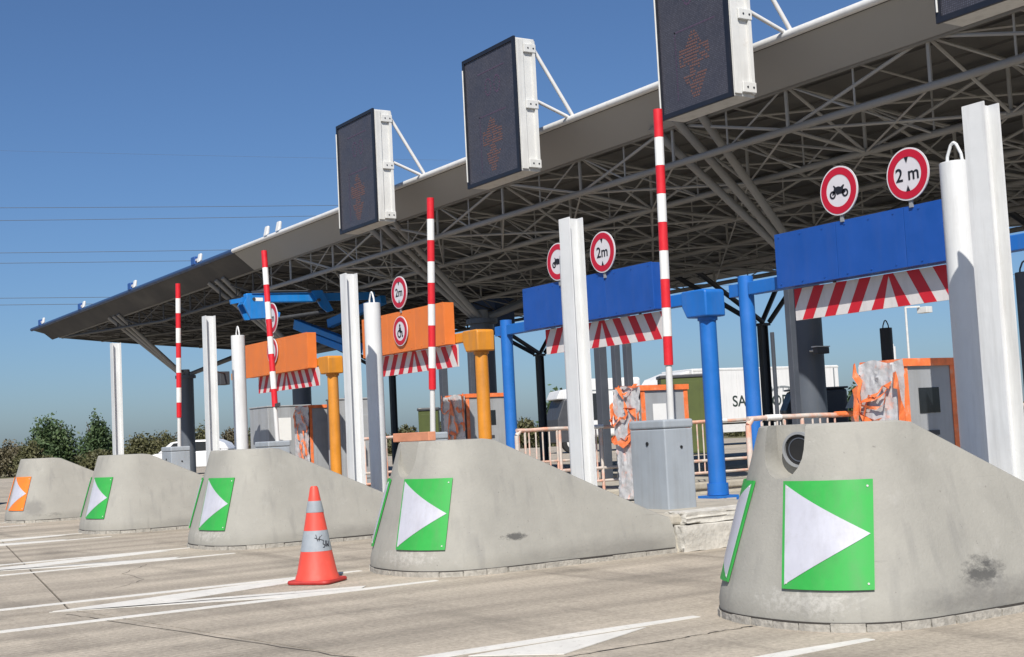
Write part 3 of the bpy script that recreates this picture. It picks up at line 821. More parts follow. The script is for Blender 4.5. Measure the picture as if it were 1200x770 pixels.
# ------------------------------------------------------------------ height-limit gantries
GY = 9.06
def rot_y(p): return p
def gantry(k, label, pm, bmx, xl, xr, xpl, xpr, bar, rbox, panel_z=(2.35, 2.87), leftpost=True, rightpost=True):
    t = thing('height_gantry', label, 'height gantry', (0.5 * (xl + xr), GY + 0.2, KZ), 0, 'height limit gantries over the toll lanes')
    ox = 0.5 * (xl + xr); oy = GY + 0.2; oz = KZ
    def L(x, y, z): return (x - ox, y - oy, z - oz)
    def bx(x0, x1, y0, y1, z0, z1, mb=None):
        a = L(x0, y0, z0); b = L(x1, y1, z1)
        return (mb or MB()).box(a[0], b[0], a[1], b[1], a[2], b[2])
    # posts
    MB().cyl(L(xpl, oy, KZ), L(xpl, oy, 2.56), 0.078, 0.078, 24).build('post', bmx, t, smooth=True)
    bx(xpl - 0.16, xpl + 0.16, oy - 0.16, oy + 0.16, KZ, KZ + 0.025).build('base_plate', bmx, t)
    p = MB().cyl(L(xpr, oy, KZ), L(xpr, oy, 2.21), 0.092, 0.088, 28).build('post', bmx, t, smooth=True)
    mbp = MB().cyl(L(xpr, oy, KZ + 0.03), L(xpr, oy, KZ + 0.15), 0.112, 0.110, 28)
    mbp.build('base_collar', bmx, t, smooth=True)
    bx(xpr - 0.15, xpr + 0.15, oy - 0.15, oy + 0.15, KZ, KZ + 0.025).build('base_plate', bmx, t)
    MB().cyl(L(xpr, oy, 2.17), L(xpr, oy, 2.204), 0.105, 0.105, 28).build('bearing', bmx, t, smooth=True)
    # housing with rounded top front edge and cut lower left corner
    x0, x1 = xpr - 0.25, xpr + 0.14
    pr = [(x0, 2.33), (x0 + 0.07, 2.205), (x1, 2.205), (x1, 2.47), (x1 - 0.03, 2.495), (x0, 2.495)]
    hm = MB().prism([(u - ox, w - oz) for u, w in pr], 'y', -0.135, 0.135)
    hm.build('housing', bmx, t, bevel=0.035, seg=3, smooth=True)
    # beam
    bx(xpl - 0.20, xpl - 0.078, oy - 0.05, oy + 0.05, 2.365, 2.49).build('beam_end', bmx, t)
    bx(xpl + 0.085, x0 + 0.01, oy - 0.055, oy + 0.055, 2.362, 2.492).build('beam', bmx, t, bevel=0.008)
    # panel: a shallow box bolted to the beam front
    z0, z1 = panel_z
    pb = bx(xl + 0.004, xr - 0.004, GY - 0.022, GY + 0.140, z0 + 0.004, z1 - 0.004).build('panel', pm, t, bevel=0.006)
    for i in range(3):
        sa = xl + (xr - xl) * i / 3; sb = xl + (xr - xl) * (i + 1) / 3
        bx(sa + 0.0025, sb - 0.0025, GY - 0.030, GY - 0.0225, z0, z1).build('sheet', pm, pb, bevel=0.002)
    bolts = MB()
    nb = 9
    for i in range(nb):
        xx = xl + 0.06 + (xr - xl - 0.12) * i / (nb - 1)
        for zz in (z0 + 0.035, z1 - 0.035):
            a = L(xx, GY - 0.03, zz); bolts.cyl(a, (a[0], a[1] - 0.006, a[2]), 0.009, n=6)
    bolts.build('rivets', pm, pb)
    # striped clearance bar
    b0, b1 = bar
    zb0, zb1 = 2.035, 2.338
    cb = bx(b0, b1, GY + 0.112, GY + 0.135, zb0, zb1).build('clearance_bar', M['stripew'], t)
    bx(b0 + 0.5, b0 + 0.53, GY + 0.115, GY + 0.13, zb1 - 0.001, z0 + 0.01).build('hanger', M['dark'], cb)
    bx(b1 - 0.53, b1 - 0.5, GY + 0.115, GY + 0.13, zb1 - 0.001, z0 + 0.01).build('hanger', M['dark'], cb)
    c = 0.5 * (b0 + b1) - 0.03; pitch = 0.285; wd = 0.135; h = zb1 - zb0; slant = 0.17
    yf0, yf1 = GY + 0.1095, GY + 0.1115
    for sgn in (-1, 1):
        for i in range(0, 6):
            # stripe leans towards the centre at the top
            xb = c + sgn * (0.155 + i * pitch - wd / 2 + wd / 2)
            lo_in = xb - wd / 2 * 1; lo_out = xb + wd / 2
            pts = [(xb - wd / 2, zb0), (xb + wd / 2, zb0), (xb + wd / 2 - sgn * slant, zb1), (xb - wd / 2 - sgn * slant, zb1)]
            if i == 0:
                if sgn < 0: pts = [(xb - wd / 2, zb0), (xb + wd / 2, zb0), (c - 0.001, zb1 - 0.02), (c - 0.001, zb1), (xb - wd / 2 + slant, zb1)]
                else: pts = [(xb - wd / 2, zb0), (xb + wd / 2, zb0), (xb + wd / 2 - slant, zb1), (c + 0.001, zb1), (c + 0.001, zb1 - 0.02)]
            # clip to the bar
            q = []
            n = len(pts)
            def clip(poly, side, lim):
                out = []
                for a_, b_ in zip(poly, poly[1:] + poly[:1]):
                    ia = a_[0] >= lim if side else a_[0] <= lim; ib = b_[0] >= lim if side else b_[0] <= lim
                    if ia: out.append(a_)
                    if ia != ib:
                        tt = (lim - a_[0]) / (b_[0] - a_[0]); out.append((lim, a_[1] + (b_[1] - a_[1]) * tt))
                return out
            pts = clip(clip(pts, True, b0), False, b1)
            if len(pts) < 3: continue
            MB().prism([(u - ox, w - oz) for u, w in pts], 'y', yf0 - oy, yf1 - oy).build('red_stripe', M['striper'], cb)
    return t
gantry(1, 'nearest blue height gantry, half hidden by the round post and H-beam at the right', M['blue2'], M['blue'], -9.22, -6.85, -9.90, -6.15, (-9.14, -6.75), (-6.35, -5.70))
gantry(2, 'blue height gantry over the lane between the cone and the nearest nose', M['blue2'], M['blue'], -13.66, -11.10, -14.43, -10.51, (-13.40, -11.02), (-10.88, -10.22))
gantry(3, 'orange and yellow height gantry with a wheelchair sign clear on its panel', M['orange'], M['yellow'], -18.15, -15.64, -18.28, -15.08, (-17.95, -15.56), (-15.30, -14.62), (2.34, 2.93))
gantry(4, 'farther orange height gantry behind the leaning barrier arm', M['orange'], M['yellow'], -23.0, -20.2, -23.97, -19.75, (-22.72, -20.1), (-19.8, -19.1), (2.33, 2.93))

# ------------------------------------------------------------------ round signs
def round_sign(x, z, r, kind, label, on_panel=False):
    y = 9.0
    t = thing('round_sign', label, 'road sign', (x, y, z), 0, 'round prohibition signs on the gantries')
    MB().disc((0, 0), r, 0.0, 0.012, 44).build('plate', M['signw'], t)
    MB().ring((0, 0), r * 0.655, r * 0.94, -0.003, -0.0005, 44).build('red_ring', M['signr'], t)
    if not on_panel:
        MB().box(-0.018, 0.018, 0.013, 0.03, -r - 0.06, r * 0.6).build('stem', M['signb'], t)
    y0, y1 = -0.0035, -0.0008
    g_ = MB()
    if kind == '2m':
        text_mb('2m' if r < 0.3 and 'close' not in label else '2 m', r * 0.72, (0, -r * 0.02), -0.0022, 0.0026, 1.02).build('lettering', M['signk'], t)
        a = r * 0.60
        MB().prism([(-0.022, a + 0.012), (0.022, a + 0.012), (0.0, a - 0.04)], 'y', -0.0046, -0.0034).build('arrowhead', M['signk'], t)
        MB().prism([(-0.022, -a - 0.012), (0.0, -a + 0.04), (0.022, -a - 0.012)], 'y', -0.0046, -0.0034).build('arrowhead', M['signk'], t)
    elif kind == 'moto':
        s_ = r / 0.225
        for cx_ in (-0.072, 0.078):
            MB().ring((cx_ * s_, -0.03 * s_), 0.021 * s_, 0.037 * s_, y0, y1, 20).build('wheel', M['signk'], t)
        P = [(-0.078, -0.03), (-0.050, 0.030), (-0.062, 0.052), (-0.052, 0.055), (-0.030, 0.035), (0.0, 0.040), (0.03, 0.030), (0.062, 0.048), (0.072, 0.040), (0.055, 0.012), (0.085, -0.02), (0.06, -0.035), (0.02, -0.030), (-0.02, -0.035), (-0.036, -0.008), (-0.066, -0.034)]
        g_.prism([(u * s_, w * s_) for u, w in P], 'y', y0, y1).build('motorcycle', M['signk'], t)
    elif kind == 'chair':
        s_ = r / 0.2
        g_.disc((-0.005 * s_, 0.075 * s_), 0.02 * s_, y0, y1, 14)
        g_.prism([(u * s_, w * s_) for u, w in [(-0.03, 0.05), (0.02, 0.05), (0.03, 0.0), (0.06, 0.0), (0.065, -0.05), (0.05, -0.055), (0.04, -0.02), (-0.02, -0.02)]], 'y', y0, y1)
        g_.build('pictogram', M['signk'], t)
        MB().ring((-0.025 * s_, -0.035 * s_), 0.035 * s_, 0.055 * s_, y0, y1, 20).build('wheel', M['signk'], t)
        MB().disc((0.06 * s_, -0.07 * s_), 0.016 * s_, y0, y1, 12).build('castor', M['signk'], t)
round_sign(-8.33, 3.14, 0.225, 'moto', 'round no motorcycles sign standing on the nearest blue panel')
round_sign(-7.54, 3.14, 0.228, '2m', 'round 2 m height sign on the blue panel close to the big H-beam')
round_sign(-11.93, 3.09, 0.235, '2m', 'round 2m height sign above the farther blue panel, right of the H-beam')
round_sign(-12.82, 3.10, 0.225, 'moto', 'round red-rimmed sign half hidden behind the H-beam on the farther blue panel')
round_sign(-16.85, 3.20, 0.235, '2m', 'round 2m height sign on top of the nearer orange panel')
round_sign(-16.86, 2.64, 0.215, 'chair', 'round wheelchair pictogram sign on the face of the nearer orange panel', True)
round_sign(-21.60, 3.30, 0.27, '2m', 'round sign above the farther orange panel, behind the leaning barrier arm')
round_sign(-21.62, 2.72, 0.23, 'chair', 'round sign on the face of the farther orange panel, behind the leaning barrier arm', True)

# ------------------------------------------------------------------ lane displays on the canopy edge
EY, EZ = 11.0, 5.53
disp = [(-7.97, -6.75, 'lane display cut off by the top edge at the far right'), (-12.05, -10.79, 'largest lane display, above the barrier arm with its top out of frame'),
        (-16.56, -15.14, 'lane display second from the left on the canopy edge, with two white struts'), (-20.95, -19.52, 'leftmost lane display on the canopy edge, smallest of the row')]
for x0, x1, lab in disp:
    xc = 0.5 * (x0 + x1); w = x1 - x0; hw = w / 2
    t = thing('lane_display', lab, 'display board', (xc, 10.07, 4.72), 0, 'lane display boards along the canopy edge')
    H_ = 1.93
    MB().box(-hw + 0.012, hw - 0.012, 0.035, 0.36, 0.012, H_ - 0.012).build('casing', M['whited'], t, bevel=0.01)
    bz = MB()
    bw = 0.055
    bz.box(-hw, hw, 0.0, 0.034, 0, bw); bz.box(-hw, hw, 0.0, 0.034, H_ - bw, H_)
    bz.box(-hw, -hw + bw, 0.0, 0.034, bw, H_ - bw); bz.box(hw - bw, hw, 0.0, 0.034, bw, H_ - bw)
    bz.build('bezel', M['bezel'], t)
    sc_ = MB().box(-hw + bw, hw - bw, 0.018, 0.034, bw, H_ - bw).build('screen', M['screen'], t)
    # unlit pixel figures: speed digits above, arrow below
    fig = MB(); rows = 22
    for i in range(rows):
        z = 0.20 + i * 0.031
        f = i / rows; z = 0.16 + i * 0.036
        if f < 0.35: hwid = 0.06 + 0.16 * f / 0.35
        elif f < 0.48: hwid = 0.09
        elif f < 0.75: hwid = 0.27 - 0.10 * abs(f - 0.6)
        else: hwid = 0.15 * (1 - (f - 0.75) / 0.3)
        n = max(2, int(hwid * 2 / 0.034))
        for j in range(n):
            if random.random() < 0.12: continue
            x = 0.02 - hwid + (j + 0.5) * (2 * hwid / n)
            fig.box(x - 0.012, x + 0.012, 0.0155, 0.0172, z - 0.010, z + 0.010)
    fig.build('arrow_pixels', M['led'], sc_)['kind'] = 'stuff'
    dg_ = MB()
    for cx_ in (-0.04, 0.20):
        for i in range(14):
            a = 2 * math.pi * i / 14
            x = cx_ + 0.075 * math.cos(a); z = 1.38 + 0.12 * math.sin(a)
            dg_.box(x - 0.012, x + 0.012, 0.0155, 0.0172, z - 0.012, z + 0.012)
    for x0_, z0_, x1_, z1_ in ((-0.3, 0.98, 0.42, 0.98), (-0.3, 0.98, -0.3, 0.15), (-0.3, 1.62, 0.42, 1.62)):
        nn = 26
        for i in range(nn):
            x = x0_ + (x1_ - x0_) * i / nn; z = z0_ + (z1_ - z0_) * i / nn
            dg_.box(x - 0.008, x + 0.008, 0.0155, 0.0172, z - 0.008, z + 0.008)
    dg_.build('frame_pixels', M['ledr'], sc_)['kind'] = 'stuff'
    # side plates and ribs
    for sx in (-1, 1):
        xs_ = sx * (hw - 0.011); xe = sx * (hw + 0.012)
        pl = MB().box(min(xs_, xe), max(xs_, xe), 0.05, 0.15, 0.04, H_ - 0.04).build('side_plate', M['whited'], t, bevel=0.004)
        for zz in (0.12, H_ * 0.5, H_ - 0.16):
            b = MB(); xe2 = sx * (hw + 0.03)
            b.box(min(xs_, xe2), max(xs_, xe2), 0.155, 0.355, zz - 0.06, zz + 0.06)
            b.build('hinge', M['whited'], t, bevel=0.006)
            MB().cyl((sx * (hw + 0.031), 0.22, zz), (sx * (hw + 0.036), 0.22, zz), 0.012, n=8).build('bolt', M['bezel'], t)
            MB().cyl((sx * (hw + 0.031), 0.31, zz), (sx * (hw + 0.036), 0.31, zz), 0.012, n=8).build('bolt', M['bezel'], t)
        xg = sx * (hw + 0.004)
        MB().box(min(xs_, sx * (hw + 0.02)), max(xs_, sx * (hw + 0.02)), 0.30, 0.345, 0.05, H_ - 0.05).build('side_rib', M['whited'], t)
    MB().cyl((-hw + 0.03, -0.012, 0.1), (-hw + 0.03, -0.012, H_ - 0.15), 0.010, n=8).build('hinge_rod', M['lampw'], t)
    for sx in (-1, 1):
        MB().cyl((sx * (hw - 0.06), 0.36, H_ - 0.12), (sx * (hw - 0.06) + 0.12, EY - 10.07, EZ - 4.72 + 0.02), 0.028, n=10).build('strut', M['railw'], t, smooth=True)
        MB().cyl((sx * (hw - 0.06), 0.36, 1.05), (sx * (hw - 0.06) + 0.05, EY - 10.07, EZ - 4.72 + 0.02), 0.026, n=10).build('strut', M['railw'], t, smooth=True)

# ------------------------------------------------------------------ canopy
XL, XR = -47.85, 2.5
can = thing('canopy', 'long dark steel toll plaza canopy with open trusses on forked columns', 'canopy', (-22, 13.55, 0))
def LC(p): return (p[0] + 22, p[1] - 13.55, p[2])
class MBC(MB):
    pass
def cyl_c(p0, p1, r, n=8): return MB().cyl(LC(p0), LC(p1), r, r, n)
under = [(11.0, 5.50), (11.75, 5.28), (13.67, 5.08), (17.9, 4.80), (21.7, 4.56)]
def zu(y):
    for (a, za), (b, zb) in zip(under[:-1], under[1:]):
        if y <= b: return za + (zb - za) * (y - a) / (b - a)
    return under[-1][1]
prof = [(y - 13.55, z) for y, z in under] + [(21.7 - 13.55, 4.62), (17.9 - 13.55, 4.90), (13.67 - 13.55, 5.2), (11.75 - 13.55, 5.40), (11.0 - 13.55, 5.53)]
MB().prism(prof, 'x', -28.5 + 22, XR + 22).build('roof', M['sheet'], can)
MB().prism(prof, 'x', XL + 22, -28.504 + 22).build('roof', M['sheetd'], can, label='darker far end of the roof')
# corrugation ribs under the roof, shallow
rib = MB()
y = 12.1
while y < 21.4:
    rib.bar(LC((XL + 0.3, y, zu(y) - 0.012)), LC((XR - 0.3, y, zu(y) - 0.012)), 0.05, 0.03)
    y += 0.55
rb_ = rib.build('roof_ribs', M['sheet'], can); rb_['kind'] = 'stuff'
cyl_c((XL + 0.0, EY - 0.02, EZ - 0.005), (-28.45, EY - 0.02, EZ - 0.005), 0.06, 12).build('edge_rail', M['railb'], can, smooth=True, label='dark blue edge rail at the far end')
cyl_c((-28.44, EY - 0.02, EZ), (XR, EY - 0.02, EZ), 0.05, 12).build('edge_rail', M['railw'], can, smooth=True, label='white edge rail')
TY = [11.6, 12.95, 14.7, 16.45, 18.2, 19.95]
MX = 2.17
nb = 22
X0T = -46.2
def ztopc(y): return 5.17 if y < 12 else min(5.06, zu(y) - 0.10)
def zbot(y, x=0.0):
    f = min(1.0, max(0.12, (x + 46.5) / 11.0))
    return ztopc(y) - (ztopc(y) - (4.615 if y < 12 else 4.50 - 0.035 * (y - 11.22))) * f
XT = X0T + 5 * MX
members = []
for r, y in enumerate(TY):
    zt = ztopc(y)
    rr = 0.045 if r else 0.05
    xm = X0T + 8 * MX
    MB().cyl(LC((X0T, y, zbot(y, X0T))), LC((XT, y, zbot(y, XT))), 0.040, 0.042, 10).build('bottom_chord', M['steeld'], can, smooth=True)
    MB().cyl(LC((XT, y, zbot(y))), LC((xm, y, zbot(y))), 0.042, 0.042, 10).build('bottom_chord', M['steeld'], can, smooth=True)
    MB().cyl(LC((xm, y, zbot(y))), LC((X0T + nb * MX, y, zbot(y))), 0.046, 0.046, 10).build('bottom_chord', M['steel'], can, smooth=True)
    MB().cyl(LC((X0T, y, zt)), LC((X0T + nb * MX, y, zt)), 0.036, 0.036, 8).build('top_chord', M['steel'], can, smooth=True)
    for i in range(nb + 1):
        x = X0T + i * MX; zb = zbot(y, x); zb2 = zbot(y, x + MX)
        members.append(((x, y, zb), (x, y, zt), 0.024))
        if i < nb:
            if i % 2 == 0: members.append(((x, y, zb), (x + MX, y, zt), 0.022))
            else: members.append(((x, y, zt), (x + MX, y, zb2), 0.022))
        if i < nb:
            members.append(((x + MX / 2, y, 0.5 * (zb + zb2)), (x + MX / 2, y, zt), 0.014))
            if i % 2 == 0: members.append(((x, y, zt), (x + MX / 2, y, 0.5 * (zb + zb2)), 0.013))
            else: members.append(((x + MX, y, zt), (x + MX / 2, y, 0.5 * (zb + zb2)), 0.013))
            if r + 1 < len(TY):
                ym = 0.5 * (y + TY[r + 1])
                members.append(((x + MX / 2, y, zt), (x + MX / 2, TY[r + 1], ztopc(TY[r + 1])), 0.014))
                members.append(((x, TY[r + 1], zbot(TY[r + 1], x)), (x + MX, y, zb2), 0.014))
                members.append(((x + MX / 2, TY[r + 1], 0.5 * (zbot(TY[r + 1], x) + zbot(TY[r + 1], x + MX))), (x, y, zt), 0.014))
        if r + 1 < len(TY):
            y2 = TY[r + 1]
            members.append(((x, y, zt), (x, y2, ztopc(y2)), 0.024))
            members.append(((x, y, zt), (x, y2, zbot(y2, x)), 0.022))
            if i % 2 == 0: members.append(((x, y, zb), (x, y2, zbot(y2, x)), 0.024))
            if i < nb and (i + r) % 2 == 0: members.append(((x, y, zb), (x + MX, y2, zbot(y2, x + MX)), 0.020))
            if i < nb and (i + r) % 2 == 1: members.append(((x, y, zt), (x + MX, y2, ztopc(y2)), 0.018))
camp = Vector((0, 0, 1.1))
vis = []
for mm in members:
    c = (Vector(mm[0]) + Vector(mm[1])) / 2
    d = c - camp
    dep = d.dot(FW)
    px = d.dot(RX) / max(dep, 0.1) * 1550 + 600
    vis.append((0 if (dep > 0 and -20 < px < 1230) else 1, d.length - 0.0, mm))
vis.sort(key=lambda q: (q[0], q[1]))
rest = MB(); restd = MB()
for i, (_, _, (p, q, r)) in enumerate(vis):
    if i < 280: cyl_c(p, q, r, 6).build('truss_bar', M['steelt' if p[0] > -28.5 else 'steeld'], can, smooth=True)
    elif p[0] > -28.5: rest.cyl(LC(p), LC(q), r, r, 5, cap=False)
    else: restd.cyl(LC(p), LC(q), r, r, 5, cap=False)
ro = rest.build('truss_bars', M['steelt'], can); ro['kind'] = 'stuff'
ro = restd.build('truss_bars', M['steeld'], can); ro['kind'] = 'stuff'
# purlins
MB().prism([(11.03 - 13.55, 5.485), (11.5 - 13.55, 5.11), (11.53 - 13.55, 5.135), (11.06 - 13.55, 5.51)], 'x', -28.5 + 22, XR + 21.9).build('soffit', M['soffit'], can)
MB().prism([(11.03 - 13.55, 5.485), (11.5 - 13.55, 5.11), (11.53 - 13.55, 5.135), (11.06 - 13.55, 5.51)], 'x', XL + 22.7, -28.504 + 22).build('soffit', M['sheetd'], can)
for y, zz in ((11.56, 5.13),):
    MB().bar(LC((XL + 1.5, y, zz)), LC((XR - 0.2, y, zz)), 0.05, 0.07).build('purlin', M['steel'], can)
# forked columns
for cx_ in (-4.7, -13.34, -21.99, -30.74, -39.4):
    c = MB().cyl(LC((cx_, 13.55, 0.25)), LC((cx_, 13.55, 3.25)), 0.235, 0.235, 28).build('column', M['colm'], can, smooth=True)
    MB().cyl(LC((cx_, 13.55, 3.25)), LC((cx_, 13.55, 3.34)), 0.31, 0.31, 28).build('collar', M['colm'], c)
    MB().cyl(LC((cx_, 13.55, 3.34)), LC((cx_, 13.55, 3.52)), 0.16, 0.12, 16).build('hub', M['steel'], c, smooth=True)
    for dx, x2 in ((-0.10, -0.5), (0.0, 0.0), (0.10, 0.47)):
        cyl_c((cx_ + dx, 13.45, 3.36), (cx_ + x2, 11.40, 5.16), 0.058, 14).build('strut', M['steel'], c, smooth=True)
        cyl_c((cx_ + dx, 13.65, 3.36), (cx_ + x2, 16.45, 4.36), 0.058, 14).build('strut', M['steel'], c, smooth=True)
# second row: dark H columns
for cx_ in (-12.95, -21.26, -30.02, -38.72):
    b = MB()
    b.box(cx_ + 22 - 0.065, cx_ + 22 + 0.065, 20.3 - 13.55 - 0.10, 20.3 - 13.55 - 0.08, 0.25, 3.15)
    b.box(cx_ + 22 - 0.065, cx_ + 22 + 0.065, 20.3 - 13.55 + 0.08, 20.3 - 13.55 + 0.10, 0.25, 3.15)
    b.box(cx_ + 22 - 0.012, cx_ + 22 + 0.012, 20.3 - 13.55 - 0.079, 20.3 - 13.55 + 0.079, 0.25, 3.15)
    c = b.build('rear_column', M['dark'], can)
    MB().box(cx_ + 22 - 0.12, cx_ + 22 + 0.12, 6.75 - 0.13, 6.75 + 0.13, 3.152, 3.21).build('cap_plate', M['dark'], c)
    for dx in (-0.12, 0.12):
        cyl_c((cx_ + dx, 20.2, 3.23), (cx_ + dx * 3, 18.2, 4.26), 0.055, 10).build('strut', M['dark'], c, smooth=True)
        cyl_c((cx_ + dx, 20.4, 3.23), (cx_ + dx * 3, 21.45, 4.50), 0.055, 10).build('strut', M['dark'], c, smooth=True)
# floodlights along the far canopy edge
fl_labels = {-46.1: 'small white floodlight at the far tip of the canopy edge', -41.0: 'small white floodlight second from the canopy tip, on the dark blue edge', -35.8: 'small white floodlight in the middle of the dark blue canopy edge',
             -30.6: 'small white floodlight near the end of the dark blue canopy edge', -26.4: 'white floodlight on the white canopy edge, left one of the close pair', -25.75: 'white floodlight on the white canopy edge, right one of the close pair'}
for x, lab in fl_labels.items():
    t = thing('floodlight', lab, 'floodlight', (x, 10.93, 5.6), 0, 'floodlights along the canopy edge')
    MB().prism([(-0.02, -0.04), (0.06, 0.0), (0.08, 0.16), (0.03, 0.18)], 'x', -0.09, 0.09).build('lamp_head', M['railw'], t, bevel=0.02)
    if x < -30:
        MB().box(-0.48, -0.22, -0.03, 0.08, -0.06, 0.14).build('ballast_box', M['railblue'], t, bevel=0.02)
        MB().box(-0.221, -0.109, 0.0, 0.06, 0.02, 0.07).build('bracket', M['lampw'], t)

# dark cabinet hung at the back of the canopy
t = thing('hanging_cabinet', 'dark blue box hanging under the canopy above the yellow post', 'cabinet', (-29.3, 18.4, 4.7))
MB().box(-0.6, 0.6, -0.3, 0.3, -0.9, -0.05).build('box', M['railb'], t, bevel=0.02)
MB().box(-0.5, -0.44, -0.03, 0.03, -0.05, 0.08).build('hanger', M['dark'], t); MB().box(0.44, 0.5, -0.03, 0.03, -0.05, 0.08).build('hanger', M['dark'], t)

# security camera on the near column
t = thing('security_camera', 'small white security camera on the near slate column', 'camera', (-13.07, 13.40, 2.02))
MB().cyl((-0.06, 0, 0), (0.16, 0.0, 0), 0.014, n=8).build('bracket', M['lampw'], t)
MB().box(0.12, 0.21, -0.13, 0.10, -0.055, 0.035).build('camera_body', M['dark'], t, bevel=0.01)
MB().box(0.115, 0.215, -0.15, 0.11, 0.036, 0.05).build('sun_shield', M['railw'], t)

# dark slender posts
post_spec = [(-16.1, 12.0, 2.9, 0.07, 'slender dark post left in the group of three behind the white H-beam'), (-15.72, 12.0, 2.9, 0.05, 'slender dark post in the middle of the group of three behind the H-beam'),
             (-15.5, 12.05, 2.9, 0.05, 'slender dark post right in the group of three behind the white H-beam'), (-12.06, 12.0, 2.85, 0.045, 'slender dark post just left of the thick slate column'),
             (-13.33, 12.9, 2.3, 0.022, 'slender dark post between the blue post and the thick slate column'), (-20.9, 12.0, 2.6, 0.06, 'slender dark post right of the round white post, behind the orange panel'),
             (-19.9, 12.0, 2.6, 0.045, 'slender dark post under the nearer orange panel'), (-25.6, 12.0, 2.6, 0.045, 'slender dark post under the farther orange panel')]
for x, y, h, r, lab in post_spec:
    t = thing('steel_post', lab, 'post', (x, y, KZ), 0, 'slender dark posts behind the gantries')
    MB().box(-r, r, -r, r, 0.02, h - KZ).build('shaft', M['darkpost'], t, bevel=0.006)
    MB().box(-r * 2, r * 2, -r * 2, r * 2, 0.0, 0.02).build('base_plate', M['dark'], t)

# ------------------------------------------------------------------ terminals wrapped for the works
def wrap_sheet(w, h, nx, nz, amp):
    """crumpled film, in the XZ plane facing -Y, w wide and h high"""
    mb = MB(); vs = []; fs = []
    ph = [random.uniform(0, 6.28) for _ in range(6)]
    for s_ in (0, 1):
        for j in range(nz + 1):
            for i in range(nx + 1):
                u, v = i / nx, j / nz
                d = amp * (math.sin(9 * u + 5 * v + ph[0]) * 0.5 + math.sin(17 * v - 7 * u + ph[1]) * 0.3 + random.uniform(-0.7, 0.7))
                e = amp * 1.2 * math.sin(7 * v + ph[2]) * (1 if i in (0, nx) else 0)
                vs.append((u * w + e, -abs(d) - 0.004 - 0.003 * (1 - s_), v * h + amp * math.sin(8 * u + ph[3]) * (1 if j == nz else 0)))
    n1 = (nx + 1) * (nz + 1)
    for j in range(nz):
        for i in range(nx):
            a = j * (nx + 1) + i
            fs.append((a, a + 1, a + nx + 2, a + nx + 1))
    mb.add(vs[:n1], fs)
    return mb
def terminal(x0, x1, y0, y1, zt, label, paper=True, wrap=True, frame=True, door=False):
    xc, yc = 0.5 * (x0 + x1), 0.5 * (y0 + y1)
    t = thing('toll_terminal', label, 'terminal', (xc, yc, KZ), 0, 'toll terminals wrapped for the works')
    hx, hy, h = (x1 - x0) / 2, (y1 - y0) / 2, zt - KZ
    b = MB().box(-hx, hx, -hy, hy, 0, h - 0.03).build('body', M['term'], t, bevel=0.012)
    MB().box(-hx - 0.015, hx + 0.015, -hy - 0.015, hy + 0.015, h - 0.029, h).build('lid', M['term'], t, bevel=0.01)
    if frame:
        tw = 0.045
        for (a0, a1, c0, c1, z0, z1) in ((hx + 0.002, hx + 0.008, -hy - 0.01, -hy + tw, 0.0, h - 0.03), (hx + 0.002, hx + 0.008, hy - tw, hy + 0.008, 0.0, h - 0.03), (hx + 0.016, hx + 0.021, -hy - 0.02, hy + 0.02, h - 0.05, h + 0.006)):
            MB().box(a0, a1, c0, c1, z0, z1).build('tape_strip', M['tape'], t)
        MB().box(-hx - 0.016, hx + 0.014, -hy - 0.021, -hy - 0.0165, h - 0.045, h + 0.004).build('tape_strip', M['tape'], t)
    if wrap:
        o = wrap_sheet(2 * hx + 0.05, h * 0.98, 22, 40, 0.016).build('plastic_film', M['wrap'], t, smooth=True)
        o.location = (-hx - 0.02, -hy - 0.03, 0.02)
    if wrap:
        # torn orange tape wound round the film
        for q in range(7):
            px_, pz_ = random.uniform(0.1, 0.9) * 2 * hx - hx, h * random.uniform(0.45, 0.95)
            pts = []; an = random.uniform(0, 6.28)
            for i in range(9):
                pts.append((max(-hx - 0.03, min(hx + 0.02, px_)), -hy - 0.062 - random.uniform(0, 0.02), max(0.05, min(h + 0.01, pz_))))
                an += random.uniform(-1.1, 1.1); px_ += 0.075 * math.cos(an); pz_ += 0.085 * math.sin(an)
            rbm = MB(); wd_ = random.uniform(0.014, 0.032); vs = []
            for i, p in enumerate(pts):
                tw = random.uniform(-0.9, 0.9)
                vs += [(p[0] - wd_ * math.cos(tw), p[1] - 0.010 * math.sin(3 * tw), p[2] - wd_ * math.sin(tw) - wd_ * 0.6), (p[0] + wd_ * math.cos(tw), p[1] + 0.010 * math.sin(3 * tw), p[2] + wd_ * math.sin(tw) + wd_ * 0.6)]
            rbm.add(vs, [(2 * i, 2 * i + 1, 2 * i + 3, 2 * i + 2) for i in range(len(pts) - 1)])
            rbm.build('tape_ribbon', M['tape'], t)
    # ticket slot, screen and keypad on the lane side
    if not door and not paper:
        MB().box(hx + 0.001, hx + 0.006, -hy * 0.45, hy * 0.35, h * 0.66, h * 0.82).build('screen', M['glass'], t, bevel=0.002)
        MB().box(hx + 0.001, hx + 0.008, -hy * 0.35, hy * 0.25, h * 0.52, h * 0.55).build('ticket_slot', M['dark'], t)
    if paper:
        MB().box(hx + 0.001, hx + 0.003, -hy * 0.52, hy * 0.06, h * 0.55, h * 0.84).build('notice', M['paper'], t)
    if door:
        MB().box(hx + 0.001, hx + 0.012, -hy * 0.8, hy * 0.8, h * 0.08, h * 0.8).build('door', M['term'], t, bevel=0.004)
        MB().box(hx + 0.013, hx + 0.03, hy * 0.5, hy * 0.65, h * 0.35, h * 0.48).build('handle', M['dark'], t)
    return t
terminal(-6.93, -6.56, 7.62, 8.18, 1.49, 'wrapped grey terminal framed in orange tape, behind the nearest nose', paper=False)
terminal(-11.32, -10.92, 8.64, 9.26, 1.52, 'wrapped terminal with a white notice, behind the grey barrier cabinet')
